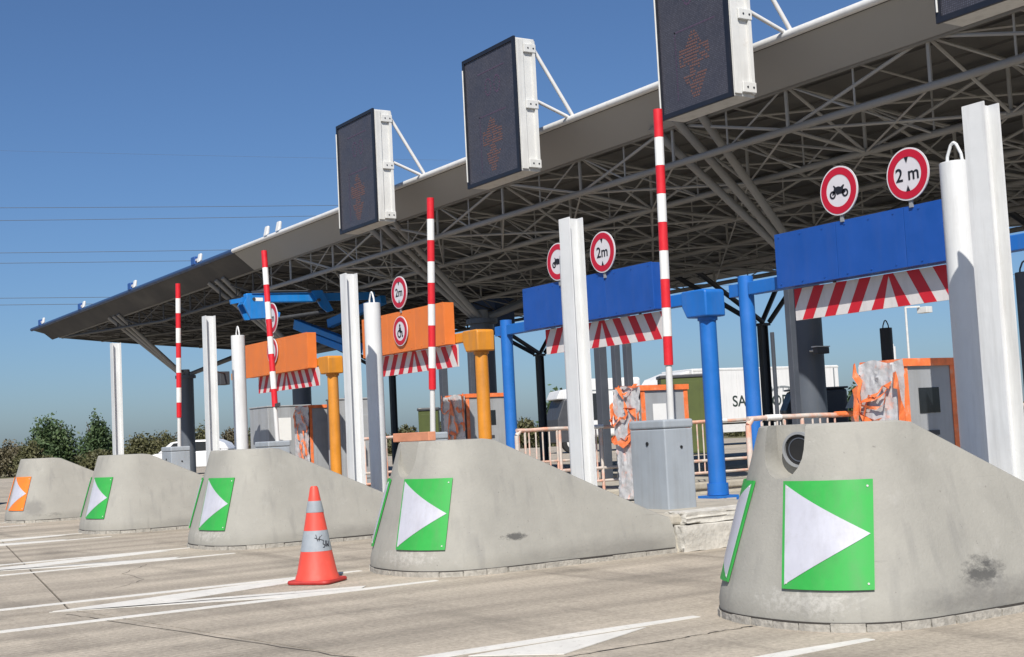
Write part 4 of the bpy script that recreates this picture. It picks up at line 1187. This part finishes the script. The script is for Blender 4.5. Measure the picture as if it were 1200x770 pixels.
terminal(-17.45, -16.87, 10.06, 10.8, 1.70, 'wrapped terminal with orange tape left of the yellow post and blue post', paper=False)
terminal(-22.25, -21.7, 9.7, 10.6, 1.76, 'wrapped terminal with an orange strip behind the nose left of the cone', paper=False, door=True)
terminal(-25.3, -24.35, 10.0, 10.9, 1.86, 'plain pale grey terminal box behind the round white post at the left', paper=True, wrap=False, frame=False)
terminal(-21.3, -20.85, 9.85, 10.6, 1.84, 'tall pale cabinet with a dark handle left of the yellow post', paper=False, wrap=False, frame=False, door=True)

# ------------------------------------------------------------------ wrapped hand rails on the islands
rail_labels = ['tape-wrapped hand rail along the island behind the nearest nose', 'tape-wrapped pipe hand rail seen between the H-beam, cabinet and blue post', 'tape-wrapped hand rail glimpsed between white posts, left of the nose behind the cone']
for q, (x, ya, yb) in enumerate(((-9.12, 8.45, 12.6), (-13.52, 8.75, 13.2), (-17.9, 8.6, 13.0))):
    t = thing('hand_rail', rail_labels[q], 'railing', (x, ya, KZ), 0, 'pipe railings wrapped in tape')
    L_ = yb - ya; zt = 0.80
    pts = []
    n = 22
    for i in range(n + 1):
        pts.append((random.uniform(-0.006, 0.006), L_ * i / n, zt + random.uniform(-0.006, 0.006)))
    MB().tube(pts, 0.024, 10).build('top_rail', M['rail'], t, smooth=True)
    MB().cyl((0, 0, 0.28), (0, L_, 0.28), 0.020, n=8).build('mid_rail', M['rail'], t, smooth=True)
    MB().cyl((0, 0, 0.12), (0, L_, 0.12), 0.018, n=8).build('low_rail', M['rail'], t, smooth=True)
    MB().tube([(0, 0, 0), (0, 0, zt - 0.06), (0, 0.05, zt - 0.005)], 0.028, 10).build('end_post', M['rail'], t, smooth=True)
    npost = int(L_ / 0.62)
    for i in range(1, npost + 1):
        yy = L_ * i / npost
        MB().cyl((0, yy, 0), (0, yy, zt - 0.02), 0.020, n=10).build('post', M['rail'], t, smooth=True)
    for cl in (0.04, 0.2, 0.35, 0.62):
        for i in range(4):
            yy = L_ * cl + i * 0.10
            MB().cyl((0, yy, 0.12), (0, yy, zt - 0.03), 0.010, n=8).build('baluster', M['rail'], t, smooth=True)
    for i in range(5):
        yy = random.uniform(0.2, L_ - 0.3); ln = random.uniform(0.12, 0.4)
        MB().cyl((0, yy, zt), (0, yy + ln, zt), 0.029, n=10).build('tape_wrap', M['tape'] if i % 2 else M['paper'], t, smooth=True)

# ------------------------------------------------------------------ traffic cone
t = thing('traffic_cone', 'orange traffic cone with two grey reflective bands standing on the white chevrons', 'cone', (-9.725, 4.36, 0.006), d2r(38))
bs = MB()
def sq(r, n=8, z=0):
    out = []
    for k in range(4):
        a0 = math.pi / 4 + k * math.pi / 2
        cx_, cy_ = (r - 0.05) * math.copysign(1, math.cos(a0)), (r - 0.05) * math.copysign(1, math.sin(a0))
        for i in range(n):
            a = a0 - math.pi / 4 + (math.pi / 2) * i / (n - 1)
            out.append((cx_ + 0.05 * math.cos(a), cy_ + 0.05 * math.sin(a), z))
    return out
def loft(mb, rings, cap=True):
    n = len(rings[0]); vs = [v for r in rings for v in r]; fs = []
    for i in range(len(rings) - 1):
        for k in range(n): fs.append((i * n + k, i * n + (k + 1) % n, (i + 1) * n + (k + 1) % n, (i + 1) * n + k))
    if cap: fs += [tuple(reversed(range(n))), tuple(range((len(rings) - 1) * n, len(rings) * n))]
    return mb.add(vs, fs)
loft(bs, [sq(0.182, z=0.0), sq(0.186, z=0.012), sq(0.18, z=0.026)]).build('base', M['conebase'], t)
H0, H1, R0, R1 = 0.026, 0.75, 0.162, 0.030
def rc(z): return R0 + (R1 - R0) * (z - H0) / (H1 - H0)
cut = [0.026, 0.245, 0.405, 0.555, 0.655, 0.75]
MB().lathe([(0.175, 0.026), (0.168, 0.05), (rc(0.075) + 0.004, 0.075), (rc(0.245), 0.245)], 40).build('cone_body', M['cone'], t, smooth=True)
MB().lathe([(rc(0.405), 0.4055), (rc(0.545), 0.545)], 40).build('cone_body', M['cone'], t, smooth=True)
MB().lathe([(rc(0.635), 0.6355), (rc(0.735), 0.735), (0.024, 0.75)], 40).build('cone_tip', M['cone'], t, smooth=True)
MB().lathe([(rc(0.2455) + 0.001, 0.2455), (rc(0.405) + 0.001, 0.405)], 40).build('reflective_band', M['conew'], t, smooth=True)
MB().lathe([(rc(0.5455) + 0.002, 0.5455), (rc(0.552) + 0.004, 0.552), (rc(0.635) + 0.001, 0.635)], 40).build('reflective_band', M['conew'], t, smooth=True)
# black scrawl on the lower band, curved to the cone
sc_ = MB()
def onband(u, z):     # u metres along the band from its camera side
    r = rc(z) + 0.0025; a = math.atan2(-0.41, 0.91) - d2r(38) + u / r
    return Vector((r * math.cos(a), r * math.sin(a), z))
scr = [[(-0.01, 0.35), (0.025, 0.335)], [(0.0, 0.375), (0.012, 0.325)], [(0.012, 0.335), (0.05, 0.37)], [(0.02, 0.34), (0.055, 0.33)], [(0.03, 0.36), (0.024, 0.325)],
       [(0.062, 0.33), (0.056, 0.30), (0.072, 0.295), (0.066, 0.275), (0.055, 0.275)], [(0.08, 0.325), (0.08, 0.28)], [(0.09, 0.325), (0.09, 0.28), (0.10, 0.30), (0.108, 0.28)], [(0.112, 0.32), (0.115, 0.28)]]
for st in scr:
    sc_.tube([onband(u, z) for u, z in st], 0.0028, 5)
sc_.build('scrawl', M['signk'], t)

# ------------------------------------------------------------------ boom lift working under the canopy
t = thing('boom_lift', 'blue articulated boom lift working under the canopy above the farther orange panel', 'boom lift', (-26.1, 13.4, 0))
def LB(x, y, z): return (x + 26.1, y - 13.4, z)
base = bpy.data.objects.new('chassis', MB().box(-0.8, 0.8, -1.3, 1.3, 0.45, 0.85).mesh('chassis')); base.data.materials.append(M['dark']); COL.objects.link(base); base.parent = t
base.location = LB(-28.9, 13.6, 0); base.rotation_euler = (0, 0, d2r(62))
for sx in (-1, 1):
    for sy in (-1, 1):
        w = MB().cyl((sx * 0.81, sy * 0.9, 0.42), (sx * 1.05, sy * 0.9, 0.42), 0.40, n=24).build('wheel', M['tyre'], base, smooth=True)
MB().box(-0.55, 0.55, -0.9, 0.7, 0.86, 1.4).build('turret', M['dark'], base, bevel=0.05)
MB().bar(LB(-28.6, 13.5, 1.4), LB(-26.3, 11.5, 1.78), 0.18, 0.2).build('riser', M['lift'], t, bevel=0.015)
MB().bar(LB(-26.7, 13.2, 3.15), LB(-29.4, 12.9, 3.95), 0.2, 0.24).build('link', M['lift'], t, bevel=0.015)
MB().bar(LB(-25.9, 12.7, 3.0), LB(-27.4, 12.35, 3.50), 0.12, 0.15).build('link', M['lift'], t, bevel=0.012)
MB().bar(LB(-28.2, 13.2, 3.85), LB(-26.2, 13.6, 4.2), 0.16, 0.2).build('mast', M['lift'], t, bevel=0.012)
MB().bar(LB(-26.1, 9.98, 4.09), LB(-26.1, 10.3, 4.15), 0.08, 0.09).build('boom_tip', M['lift'], t)
for y_ in (10.42, 10.86, 11.9):
    MB().cyl((-0.205, y_ - 13.4, 4.14 if y_ != 10.86 else 3.83), (0.205, y_ - 13.4, 4.14 if y_ != 10.86 else 3.83), 0.035, n=12).build('pin', M['dark'], t)
MB().tube([LB(-25.97, 10.4, 4.30), LB(-25.97, 11.2, 4.33), LB(-25.97, 12.0, 4.345), LB(-25.97, 13.2, 4.38)], 0.018, 6).build('hose', M['dark'], t)
bo = MB().bar(LB(-26.1, 10.3, 4.17), LB(-26.1, 12.0, 4.22), 0.18, 0.20).build('boom', M['lift'], t, bevel=0.02)
MB().bar(LB(-26.1, 12.0, 4.22), LB(-26.1, 13.3, 4.27), 0.14, 0.16).build('boom_inner', M['lift'], bo)
MB().bar(LB(-28.0, 13.4, 1.35), LB(-27.2, 13.3, 3.25), 0.16, 0.18).build('mast', M['lift'], t, bevel=0.015)
MB().prism([(10.20 - 13.4, 4.02), (10.30 - 13.4, 4.22), (10.62 - 13.4, 4.22), (10.74 - 13.4, 4.02), (10.82 - 13.4, 3.92), (11.0 - 13.4, 3.86), (10.98 - 13.4, 3.77), (10.72 - 13.4, 3.75), (10.34 - 13.4, 3.73)], 'x', 0.13, 0.19).build('knuckle_plate', M['lift'], t)
MB().prism([(10.20 - 13.4, 4.02), (10.30 - 13.4, 4.22), (10.62 - 13.4, 4.22), (10.74 - 13.4, 4.02), (10.82 - 13.4, 3.92), (11.0 - 13.4, 3.86), (10.98 - 13.4, 3.77), (10.72 - 13.4, 3.75), (10.34 - 13.4, 3.73)], 'x', -0.19, -0.13).build('knuckle_plate', M['lift'], t)
MB().box(0.191, 0.194, 10.42 - 13.4, 10.62 - 13.4, 4.10, 4.17).build('decal', M['paper'], t)
MB().cyl(LB(-26.1, 11.0, 3.75), LB(-26.1, 12.2, 3.92), 0.04, n=12).build('hydraulic_ram', M['dark'], t, smooth=True)
MB().prism([(11.75 - 13.4, 4.34), (12.0 - 13.4, 4.36), (12.25 - 13.4, 3.92), (12.1 - 13.4, 3.88), (11.95 - 13.4, 4.0)], 'x', 0.115, 0.15).build('boom_tip_plate', M['lift'], t)

# ------------------------------------------------------------------ vehicles beyond the plaza
def wheel(parent, x, y, r, w, axis='x'):
    a = (x - w / 2, y, r) if axis == 'x' else (x, y - w / 2, r)
    b = (x + w / 2, y, r) if axis == 'x' else (x, y + w / 2, r)
    o = MB().cyl(a, b, r, n=22).build('wheel', M['tyre'], parent, smooth=True)
    MB().cyl(a if 0 else (a[0] - 0.012 * (axis == 'x'), a[1] - 0.012 * (axis == 'y'), r), (b[0] + 0.012 * (axis == 'x'), b[1] + 0.012 * (axis == 'y'), r), r * 0.6, n=16).build('rim', M['lampw'], o)
# trailer: local x = along its length (left end 0), y = depth (away), facing -y to the camera
P1 = Vector((-46.9, 38.1, 0)); P2 = Vector((-46.0, 48.8, 0))
dv = P2 - P1; ang = math.atan2(dv.y, dv.x); Lt = dv.length
t = thing('lorry', 'white lorry with dark lettering and a white body, beyond the blue posts', 'lorry', P1, ang)
MB().box(1.95, Lt, -0.0, 2.5, 1.05, 3.62).build('cargo_body', M['truckw'], t, bevel=0.04)
MB().box(0.2, Lt - 0.1, 0.5, 2.0, 0.7, 1.04).build('chassis', M['dark'], t)
cabm = MB().prism([(0.0, 0.6), (0.0, 1.7), (0.22, 2.45), (0.9, 3.25), (1.88, 3.55), (1.88, 0.6)], 'y', 0.05, 2.45)
cb_ = cabm.build('cab', M['truckw'], t, bevel=0.06)
MB().prism([(0.12, 1.72), (0.30, 2.36), (1.1, 2.36), (1.1, 1.72)], 'y', 0.03, 0.049).build('side_window', M['glass'], cb_)
for x in (0.9, Lt - 3.2, Lt - 1.9):
    wheel(t, x, 0.3, 0.5, 0.35, 'y'); wheel(t, x, 2.2, 0.5, 0.35, 'y')
MB().box(Lt - 0.35, Lt - 0.28, -0.012, -0.001, 1.2, 3.5).build('corner_strip', M['greyband'], t)
MB().box(2.0, Lt, -0.014, -0.002, 3.5, 3.58).build('top_rail', M['lampw'], t)
for i in range(1, 7):
    x = 1.95 + (Lt - 1.95) * i / 7
    MB().box(x - 0.012, x + 0.012, -0.010, -0.0005, 1.08, 3.48).build('seam', M['lampw'], t)
MB().box(2.2, Lt - 0.4, -0.01, 0.05, 0.62, 0.98).build('side_guard', M['lampw'], t)
for x in (3.0, 6.0, Lt - 0.6):
    MB().box(x, x + 0.14, -0.03, -0.011, 1.06, 1.12).build('side_lamp', M['orangep'], t)
# lettering seen either side of the blue post
Ltx = MB()
def frac(px): return (px - 785) / 198.0 * Lt
text_mb('SA', 0.72, (4.55, 2.02), -0.006, 0.008).build('lettering', M['greentext'], t)
text_mb('GOB', 0.72, (6.72, 1.98), -0.006, 0.008).build('lettering', M['greentext'], t)
ar = MB()
for i in range(9):
    a0, a1 = math.pi * (0.30 + 0.4 * i / 9), math.pi * (0.30 + 0.4 * (i + 1) / 9)
    cx_, cz_ = 7.2, 1.2
    ar.prism([(cx_ + 1.55 * math.cos(a0), cz_ + 1.5 * math.sin(a0)), (cx_ + 1.55 * math.cos(a1), cz_ + 1.5 * math.sin(a1)), (cx_ + 1.45 * math.cos(a1), cz_ + 1.4 * math.sin(a1)), (cx_ + 1.45 * math.cos(a0), cz_ + 1.4 * math.sin(a0))], 'y', -0.008, -0.001)
for i in range(5):
    x = 6.5 + i * 0.34
    ar.box(x, x + 0.06, -0.008, -0.001, 2.42, 2.66)
ar.build('emblem', M['greyband'], t)
MB().prism([(9.25, 2.75), (9.25, 2.45), (9.95, 1.75), (9.95, 2.1)], 'y', -0.008, -0.001).build('grey_flash', M['greyband'], t)

# second lorry, nearer left, cab towards the left
P1 = Vector((-50.9, 35.3, 0)); P2 = Vector((-49.6, 39.3, 0)); dv = P2 - P1
t = thing('lorry', 'white lorry cab with dark windows half hidden behind the white H-beam', 'lorry', P1, math.atan2(dv.y, dv.x))
Lt = dv.length
MB().box(1.3, Lt, 0, 2.4, 0.7, 3.45).build('cab', M['truckw'], t, bevel=0.15, seg=3)
cb2 = MB().prism([(0.0, 0.5), (0.0, 1.6), (0.35, 2.5), (1.29, 2.75), (1.29, 0.5)], 'y', 0.1, 2.3).build('bonnet', M['dark'], t, bevel=0.05)
MB().box(1.32, 2.3, -0.02, -0.001, 1.5, 2.75).build('side_window', M['glass'], t)
MB().box(1.3, Lt, -0.012, -0.001, 2.86, 2.92).build('trim', M['greyband'], t)
MB().prism([(0.05, 2.55), (0.25, 2.95), (0.9, 3.05), (0.9, 2.5)], 'y', 0.3, 2.1).build('air_deflector', M['truckw'], t, bevel=0.05)
wheel(t, 0.7, 0.3, 0.5, 0.35, 'y'); wheel(t, Lt - 0.6, 0.3, 0.5, 0.35, 'y')

# olive site cabins
for loc, w, h, lab in (((-36.5, 29.8, 0), 1.55, 2.85, 'tall olive green site toilet between the terminal and the blue post'), ((-44.0, 24.1, 0), 0.75, 2.2, 'small olive green container seen under the nearer orange panel')):
    t = thing('site_cabin', lab, 'cabin', loc, math.atan2(0.84, 0.54), 'olive green cabins beyond the plaza')
    MB().box(0, w, 0, 1.1, 0.05, h - 0.12).build('wall', M['olive'], t, bevel=0.02)
    MB().box(-0.04, w + 0.04, -0.04, 1.14, h - 0.118, h).build('roof', M['dark'], t, bevel=0.03)
    MB().box(w * 0.12, w * 0.86, -0.02, -0.001, 0.1, h - 0.25).build('door', M['olive'], t, bevel=0.005)
    MB().box(w * 0.2, w * 0.26, -0.04, -0.021, 1.0, 1.15).build('handle', M['dark'], t)

def car(label, loc, rz, paint, length=4.1, tail=False, cat='car', lift=0.0):
    t = thing('parked_car', label, cat, loc, rz)
    L_ = length; W = 1.7
    # lower body by profile, local x along the car (front at 0)
    low = [(0.05, 0.28), (0.0, 0.55), (0.12, 0.78), (0.95, 0.95), (L_ - 0.25, 1.0), (L_ - 0.02, 0.9), (L_, 0.4), (L_ - 0.1, 0.28)]
    bdy = MB().prism(low, 'y', 0.0, W).build('body', paint, t, bevel=0.06, seg=3, smooth=True)
    top = [(0.95, 0.945), (1.55, 1.40), (1.95, 1.46), (L_ - 0.75, 1.46), (L_ - 0.35, 1.28), (L_ - 0.15, 0.99)]
    MB().prism(top, 'y', 0.1, W - 0.1).build('cabin', paint, t, bevel=0.08, seg=3, smooth=True)
    for y0, y1 in ((0.085, 0.099), (W - 0.099, W - 0.085)):
        MB().prism([(1.35, 0.99), (1.68, 1.36), (2.3, 1.39), (2.3, 0.99)], 'y', y0, y1).build('window', M['glass'], t)
        MB().prism([(2.38, 0.99), (2.38, 1.39), (L_ - 0.85, 1.38), (L_ - 0.5, 1.01)], 'y', y0, y1).build('window', M['glass'], t)
    ws = MB().add([(1.0, 0.2, 0.975), (1.0, W - 0.2, 0.975), (1.52, W - 0.24, 1.385), (1.52, 0.24, 1.385), (0.985, 0.2, 0.985), (0.985, W - 0.2, 0.985), (1.505, W - 0.24, 1.395), (1.505, 0.24, 1.395)],
                  [(0, 1, 2, 3), (7, 6, 5, 4), (0, 4, 5, 1), (1, 5, 6, 2), (2, 6, 7, 3), (3, 7, 4, 0)]).build('windscreen', M['glass'], t)
    for x in (0.78, L_ - 0.75):
        wheel(t, x, 0.09, 0.31, 0.2, 'y'); wheel(t, x, W - 0.09, 0.31, 0.2, 'y')
    for y in (0.12, W - 0.42):
        MB().box(-0.01, 0.1, y, y + 0.3, 0.62, 0.75).build('headlight', M['lens'], t, bevel=0.03)
        MB().box(L_ - 0.08, L_ + 0.01, y, y + 0.3, 0.66, 0.85).build('tail_lamp', M['tail'], t, bevel=0.02)
    return t
# white estate car on the far lane and dark car at the left edge
car('white car with dark windows parked beyond the noses at the left', (-56.3, 17.0, 0), math.atan2(2.95, 1.95), M['carw'], 4.2)
car('dark car with a red tail lamp cut off by the left edge of the picture', (-33.9, 2.6, 0), math.atan2(3.2, 1.55), M['darkcar'], 3.9)

# ------------------------------------------------------------------ street furniture beyond
t = thing('street_lamp', 'thin white street lamp with a square floodlight behind the wrapped terminal', 'street lamp', (-40.55, 47.6, 0))
MB().cyl((0, 0, 0), (0, 0, 5.9), 0.06, 0.05, 12).build('pole', M['lampw'], t, smooth=True)
MB().bar((0, 0, 5.88), (0.35, 0.55, 5.88), 0.07, 0.07).build('arm', M['lampw'], t)
MB().box(-0.28, 0.28, -0.2, 0.2, -0.14, 0.14).build('lamp_head', M['lampw'], t, (0.45, 0.75, 5.72), bevel=0.02)
t = thing('triangle_sign', 'grey back of a triangular road sign on a post beside the lorry', 'road sign', (-21.04, 22.8, 0), math.atan2(0.84, 0.54))
MB().prism([(-0.24, 1.27), (0.24, 1.27), (0.0, 1.73)], 'y', -0.012, 0.0).build('plate', M['lampw'], t)
MB().box(-0.03, 0.03, 0.001, 0.04, 0.0, 1.7).build('post', M['cab'], t)
t = thing('loudspeaker', 'small black box on a thin bracket between the white posts at the left', 'loudspeaker', (-19.92, 7.45, 2.18))
MB().box(-0.1, 0.1, -0.08, 0.08, -0.11, 0.1).build('box', M['dark'], t, bevel=0.01)
MB().bar((1.06, -0.56, 0.06), (0.09, 0.0, 0.06), 0.02, 0.02).build('bracket', M['dark'], t)
t = thing('skip', 'dark rounded skip standing in front of the lorry lettering by the slate column', 'skip', (-22.28, 22.9, 0), math.atan2(0.84, 0.54))
MB().prism([(-0.7, 0.1), (-0.75, 1.3), (-0.55, 1.75), (0.7, 1.75), (0.7, 0.1)], 'y', 0, 0.9).build('hull', M['dark'], t, bevel=0.06)
MB().box(-0.6, 0.72, -0.03, 0.93, 1.755, 1.80).build('lid', M['dark'], t, bevel=0.01)

# ------------------------------------------------------------------ power lines
pl_labels = ['topmost power cable of all, thin and faint across the sky', 'power cable, upper one of the highest close pair', 'power cable, lower one of the highest close pair', 'power cable, upper one of the middle pair',
             'power cable, lower one of the middle pair', 'power cable, upper one of the lowest pair, near the canopy tip', 'power cable, lower one of the lowest pair, near the canopy tip']
PL = [((-165.31, 34.67, 38.1), (-156.52, 75.87, 38.31)), ((-165.95, 34.68, 31.21), (-157.10, 75.88, 32.13)), ((-166.09, 34.68, 29.67), (-157.22, 75.88, 30.78)), ((-166.46, 34.68, 25.77), (-157.62, 75.88, 26.51)),
      ((-166.57, 34.68, 24.53), (-157.75, 75.88, 25.16)), ((-166.96, 34.68, 20.32), (-158.19, 75.88, 20.44)), ((-167.04, 34.68, 19.5), (-158.26, 75.89, 19.65))]
for lab, (a, b) in zip(pl_labels, PL):
    a = Vector(a); b = Vector(b); d = b - a
    p0 = a - d * 3.0; n = 30; pts = []
    for i in range(n + 1):
        s_ = i / n
        p = p0 + d * 8.0 * s_
        p.z += 4 * ((s_ - 0.44) ** 2) * 3.0
        pts.append(p)
    r = 0.034 if lab != pl_labels[0] else 0.012
    o = MB().tube(pts, r, 5).build('power_line', M['wire'])
    tag(o, lab, 'power cable', 'power cables across the sky')

# ------------------------------------------------------------------ vegetation
def foliage(n, blobs, leaf, mname, parent, name='crown'):
    vs = np.zeros((n * 4, 3)); 
    w = np.array([b[3] * b[4] * b[5] for b in blobs]); w = w / w.sum()
    pick = rng.choice(len(blobs), n, p=w)
    c = np.array([b[:3] for b in blobs])[pick]; r = np.array([b[3:6] for b in blobs])[pick]
    d = rng.normal(size=(n, 3)); d /= np.linalg.norm(d, axis=1)[:, None]
    rad = rng.random(n) ** 0.45
    jag = 1 + 0.22 * np.sin(d[:, 0] * 9 + pick) * np.cos(d[:, 2] * 8 + pick * 2) + 0.12 * rng.normal(size=n)
    p = c + d * r * (rad * jag)[:, None]
    p[:, 2] = np.maximum(p[:, 2], 0.03)
    a = rng.normal(size=(n, 3)); a[:, 2] += 0.3; a /= np.linalg.norm(a, axis=1)[:, None]
    q = np.cross(a, rng.normal(size=(n, 3))); q /= np.linalg.norm(q, axis=1)[:, None]
    s_ = leaf * (0.6 + 0.8 * rng.random(n))[:, None]
    vs[0::4] = p - a * s_; vs[1::4] = p + q * s_ * 0.5; vs[2::4] = p + a * s_; vs[3::4] = p - q * s_ * 0.5
    me = bpy.data.meshes.new(name)
    me.vertices.add(n * 4); me.vertices.foreach_set('co', vs.ravel())
    me.loops.add(n * 4); me.loops.foreach_set('vertex_index', np.arange(n * 4))
    me.polygons.add(n); me.polygons.foreach_set('loop_start', np.arange(n) * 4); me.polygons.foreach_set('loop_total', np.full(n, 4))
    me.update(); me.validate()
    me.materials.append(M[mname])
    o = bpy.data.objects.new(name, me); COL.objects.link(o); o.parent = parent
    return o
def shrub(name, label, cat, px, depth, wid, h, mname, n=2600, leaf=0.16, nb_=9, tall=1.0, group=None, trunk=True):
    dx = (px - 600) / 1550.0
    base = camp + (FW + RX * dx) * depth
    t = thing(name, label, cat, (base.x, base.y, -0.06), random.uniform(0, 6), group)
    blobs = []
    for i in range(nb_):
        a = random.uniform(0, 6.28); rr = random.uniform(0, 0.62) * wid / 2
        hh = h * random.uniform(0.45, 1.0) * (1 - 0.35 * (rr / (wid / 2)))
        rz = max(0.25, hh * 0.34 * tall)
        blobs.append((rr * math.cos(a), rr * math.sin(a), max(0.2, hh - rz), wid * random.uniform(0.16, 0.28), wid * random.uniform(0.16, 0.28), rz))
    blobs.append((0, 0, h * 0.33, wid * 0.46, wid * 0.46, h * 0.33))
    foliage(n, blobs, leaf, mname, t)
    if trunk:
        tr = MB().cyl((0, 0, 0), (0.05, 0.02, h * 0.55), 0.10, 0.05, 8)
        for i in range(5):
            a = i * 1.26
            tr.cyl((0, 0, h * (0.12 + 0.07 * i)), (math.cos(a) * wid * 0.28, math.sin(a) * wid * 0.28, h * (0.4 + 0.09 * i)), 0.04, 0.015, 6)
        tr.build('trunk', M['bark'], t)
    return t
shrub('tree', 'rounded dark green tree at the left behind the orange-arrow nose', 'tree', 56, 82, 3.7, 4.0, 'leaf', 12000, 0.115, 14)
shrub('tree', 'narrow dark green tree just left of the leftmost H-beam', 'tree', 107, 82, 1.9, 4.1, 'leaf', 6500, 0.105, 9, 1.3)
shrub('tree', 'small dark tree touching the left side of the leftmost H-beam', 'tree', 126, 84, 1.3, 3.5, 'leaf', 4000, 0.10, 6, 1.3)
scr_labels = ['tawny scrub at the left edge of the picture', 'olive bush at the foot of the rounded tree, left side', 'low olive bush between the two dark trees', 'olive bush right of the leftmost H-beam', 'broad tawny olive bush behind the far barrier arm',
              'tall reedy bush right behind the far column', 'tawny bush behind the second round white post', 'dark bush behind the pale terminal box']
for (px, dp, w, h, mn, lab) in ((8, 80, 3.2, 2.3, 'leaft', scr_labels[0]), (34, 76, 2.4, 2.1, 'leafo', scr_labels[1]), (112, 76, 2.6, 1.7, 'leafo', scr_labels[2]), (163, 84, 3.4, 2.5, 'leafo', scr_labels[3]),
                                (192, 84, 3.4, 3.0, 'leafo', scr_labels[4]), (232, 86, 3.2, 2.9, 'leafo', scr_labels[5]), (268, 86, 3.0, 2.6, 'leaft', scr_labels[6]), (300, 88, 3.5, 2.6, 'leafo', scr_labels[7])):
    shrub('shrub', lab, 'bush', px, dp, w, h, mn, 6000, 0.09, 12, 1.0, 'scrub along the far verge')
for (px, dp, w, h, lab) in ((468, 92, 3.0, 2.4, 'bush low behind the nose with the terracotta board, at its left end'), (515, 92, 3.0, 2.6, 'bush behind the second barrier arm, beyond the plaza'), (608, 95, 2.6, 2.9, 'bush right of the blue post beyond the plaza')):
    shrub('shrub', lab, 'bush', px, dp, w, h, 'leafo', 2600, 0.14, 8, 1.0, 'bushes beyond the plaza')
shrub('tree', 'green tree behind the dark rear column left of the white H-beam', 'tree', 647, 95, 2.6, 4.3, 'leaf', 4200, 0.16, 9, 1.2)
shrub('tree', 'green tree right of the white lorry, behind the triangular sign', 'tree', 1003, 95, 2.2, 4.0, 'leaf', 3600, 0.16, 9)
shrub('tree', 'smaller tree against the end of the white lorry', 'tree', 984, 97, 1.7, 3.1, 'leaf', 2600, 0.15, 7)
# continuous low scrub along the verge beyond the carriageway
vb = []
for i in range(70):
    px = -120 + i * 20
    dp = 104 + random.uniform(-4, 6)
    p = camp + (FW + RX * ((px - 600) / 1550.0)) * dp
    vb.append((p.x, p.y, 0.5, 1.6, 1.6, random.uniform(0.7, 1.25)))
o = foliage(26000, vb, 0.15, 'leafo', None, 'verge_scrub')
o['kind'] = 'stuff'
